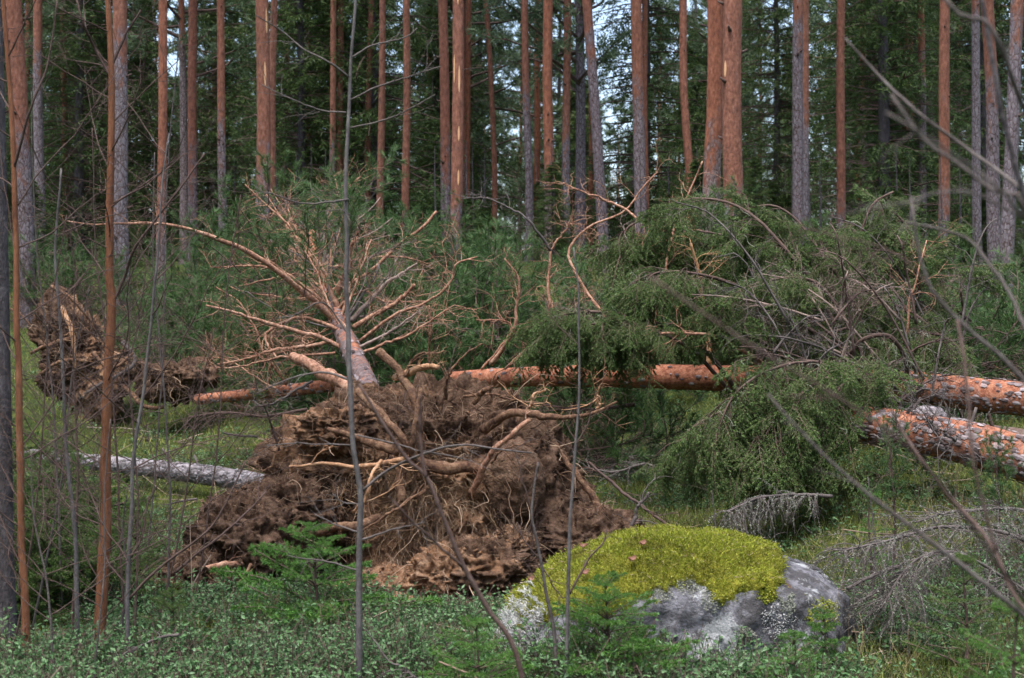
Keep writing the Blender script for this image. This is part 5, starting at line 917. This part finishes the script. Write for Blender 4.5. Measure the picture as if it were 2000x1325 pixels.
twig_bough('dead_branch', 'grey dead branch heaped in the gap between the two right trunks', [(1960, 850, 10.6), (1880, 825, 10.7), (1800, 800, 10.8)], 9, 5, 50, .35, 'grey_twig', 510, 20); twig_bough('dead_branch', 'bare branch resting across the pit left of the bright young spruce', [(340, 1120, 8.0), (420, 1050, 8.0), (480, 1000, 8.1), (520, 960, 8.2)], 6, 3, 8, .25, 'brown_twig', 511)
twig_bough('dead_branch', 'curved pale stick in front of the sandy soil', [(820, 1330, 5.9), (760, 1290, 5.95), (730, 1250, 6)], 6, 3, 6, .2, 'grey_twig', 512); twig_bough('dead_branch', 'thin stick in the leaves below the orange saplings', [(350, 1240, 6.3), (290, 1255, 6.3), (200, 1330, 6.3)], 7, 3, 8, .25, 'grey_twig', 513)
twig_bough('dead_branch', 'arched lichen covered branch on the bilberry bank below the right trunks', [(2050, 1010, 8.3), (1960, 990, 8.3), (1850, 1000, 8.2), (1790, 1020, 8.1)], 8, 4, 50, .35, 'grey_twig', 514, 30)
twig_bough('dead_branch', 'broken brown limbs tangled beneath the reddish stem', [(600, 800, 13), (520, 810, 13.1), (440, 800, 13.2), (370, 815, 13.3)], 7, 4, 50, .5, 'brown_twig', 515, 0, .3); twig_bough('dead_branch', 'tangle of dark twigs under the left end of the long orange trunk', [(1240, 790, 12.9), (1150, 800, 13), (1060, 790, 13.1)], 8, 4, 40, .45, 'brown_twig', 516)

# stones between the right-hand trunks
for (x, y, d, rr0, sd, lab) in ((1815, 810, 10.6, .10, 3, 'pale grey stone between the two fallen trunks'), (1870, 835, 10.2, .10, 4, 'lichen covered stone tucked against the thick scaly trunk')):
    p = px(x, y, d); p[2] = max(p[2] - .02, float(gz(p[0], d)) + rr0 * .3); mb = MB(); blob(mb, p, (rr0 * 1.2, rr0, rr0 * .8), sd, .15, 30, 0); o = mb.build('stone', 'grey_bark'); tag(o, lab, 'stone')

# ------------------------------------------------------------------ ground cover
rg = R(99)
def scatter(n, d0, d1, pw=1.0, margin=1.45):
    n = int(n * 1.28)
    d = (rg.uniform(d0 ** (1 + pw), d1 ** (1 + pw), n)) ** (1 / (1 + pw)); x = rg.uniform(-1, 1, n) * .36 * margin * d; return x, d
def blocked(x, y):
    sx = x / y * F + CX
    b = (((x - bc[0]) / .78) ** 2 + ((y - bc[1]) / .52) ** 2) < 1
    b |= (((x + .55) / 1.25) ** 2 + ((y - 9.7) / .75) ** 2) < 1
    b |= (((x + .45) / .55) ** 2 + ((y - 8.75) / .5) ** 2) < 1
    b |= (((x + 1.6) / .45) ** 2 + ((y - 9.0) / .32) ** 2) < 1
    return b
def cover_density(x, y, s): return fbm(np.stack([x, y, 0 * x], -1) * 1.1, 3, s)
def sprigs(n, d0, d1, lv, leaf, hgt, thr, matn, name, label, seed, cat):
    x, y = scatter(n, d0, d1); n = len(x); ok = (~blocked(x, y)) & (cover_density(x, y, seed) + rg.normal(size=n) * .12 > thr); x, y = x[ok], y[ok]; n = len(x); z = gz(x, y)
    h = hgt * rg.uniform(.5, 1.25, n) * (.75 + 1.1 * np.clip(cover_density(x, y, 31) + .25, 0, 1)); ns = 3; p0 = np.repeat(np.stack([x, y, z - .01], 1), ns, 0) + rg.normal(size=(n * ns, 3)) * [.02, .02, 0]
    P = wander(p0, rg.normal(size=(n * ns, 3)) * [.45, .45, 0] + [0, 0, 1], np.repeat(h, ns) * rg.uniform(.6, 1.1, n * ns), 4, rg, .22)
    mb = MB(); tubes(mb, P, np.full((n * ns, 4), .0014), 3, 1); s = rg.uniform(.3, 1, (n * ns, lv)); q, t = along(P, s); q = q.reshape(-1, 3); t = t.reshape(-1, 3)
    dd = t * .5 + rg.normal(size=t.shape) * [1, 1, .35]; leaves(mb, q, dd, leaf * rg.uniform(.5, 1.4, len(q)), leaf * rg.uniform(.4, .7, len(q)), rg, 0, 1.0)
    return mb
mb = sprigs(7500, 4.6, 8.2, 8, .027, .23, .04, 0, 0, 0, 7, 0); m2 = sprigs(7000, 8.2, 14.5, 7, .027, .16, .06, 0, 0, 0, 7, 0); m3 = sprigs(3000, 14.5, 24, 5, .034, .16, -.1, 0, 0, 0, 8, 0)
for k in (m2, m3):
    for v, q, qm, t, tm, a in ((k.v, k.q, k.qm, k.t, k.tm, k.a),):
        off = mb.n; mb.v += v; mb.a += a; mb.q += [e + off for e in q]; mb.qm += qm; mb.t += [e + off for e in t]; mb.tm += tm; mb.n += k.n
o = mb.build('bilberry', ['bilberry_leaf', 'brown_twig'], None, False); tag(o, 'blue green bilberry shrubs covering the forest floor', 'ground cover', None, 'stuff')
# lingonberry mats in between, low and dark
mb = sprigs(9000, 4.6, 9, 10, .011, .085, -.15, 0, 0, 0, 19, 0); k = sprigs(6000, 9, 15, 7, .014, .08, -.1, 0, 0, 0, 19, 0); off = mb.n; mb.v += k.v; mb.a += k.a; mb.q += [e + off for e in k.q]; mb.qm += k.qm; mb.t += [e + off for e in k.t]; mb.tm += k.tm; mb.n += k.n
tag(mb.build('lingonberry', ['lingonberry_leaf', 'brown_twig'], None, False), 'low dark green lingonberry mats between the bilberry patches', 'ground cover', None, 'stuff')
# dry heather stalks
x, y = scatter(900, 4.8, 12); ok = ~blocked(x, y) & (cover_density(x, y, 41) > .12); x, y = x[ok], y[ok]; p0 = np.repeat(np.stack([x, y, gz(x, y) - .01], 1), 7, 0) + rg.normal(size=(len(x) * 7, 3)) * [.03, .03, 0]; P = wander(p0, rg.normal(size=p0.shape) * [.3, .3, 0] + [0, 0, 1], rg.uniform(.1, .26, len(p0)), 6, rg, .12)
mb = MB(); tubes(mb, P, np.full((len(P), 6), .0012), 3); needle_coat(mb, P, 22, .008, .003, rg, 0, 1.0, .4); tag(mb.build('heather', 'dry_stalk', None, False), 'tan dry heather stalks standing in the bilberry', 'ground cover', None, 'stuff')
# moss and grass
x, y = scatter(120000, 4.6, 13); ok = ~blocked(x, y) & (rg.uniform(size=len(x)) < .75 - .6 * cover_density(x, y, 7)); x, y = x[ok], y[ok]; mb = MB(); blades(mb, np.stack([x, y, gz(x, y) - .005], 1), rg.normal(size=(len(x), 3)) * [.5, .5, 0] + [0, 0, 1], rg.uniform(.03, .13, len(x)), .005, rg)
x, y = scatter(50000, 13, 26); blades(mb, np.stack([x, y, gz(x, y) - .005], 1), rg.normal(size=(len(x), 3)) * [.6, .6, 0] + [0, 0, 1], rg.uniform(.05, .15, len(x)), .010, rg)
tag(mb.build('grass', 'grass_blade', None, False), 'short grass and moss shoots between the bilberry shrubs', 'grass', None, 'stuff')
# needle and chip litter, mostly round the torn roots
mb = MB(); n = 14000; x = np.r_[rg.normal(-.3, 1.6, n), rg.uniform(-4, 4, n // 2)]; y = np.r_[rg.normal(9.2, .8, n), rg.uniform(5, 14, n // 2)]; z = gz(x, y) + .012
leaves(mb, np.stack([x, y, z], 1), rg.normal(size=(len(x), 3)) * [1, 1, .2], rg.uniform(.015, .05, len(x)), .006, rg); x, y = scatter(700, 5, 16); P = wander(np.stack([x, y, gz(x, y) + .02], 1), rg.normal(size=(len(x), 3)) * [1, 1, .12], rg.uniform(.15, .7, len(x)), 5, rg, .15); tubes(mb, P, np.full((len(x), 5), .003) * rg.uniform(.6, 1.6, (len(x), 1)), 4)
tag(mb.build('litter', 'litter', None, False), 'fallen twigs, needles and bark chips strewn over the ground', 'litter', None, 'stuff')
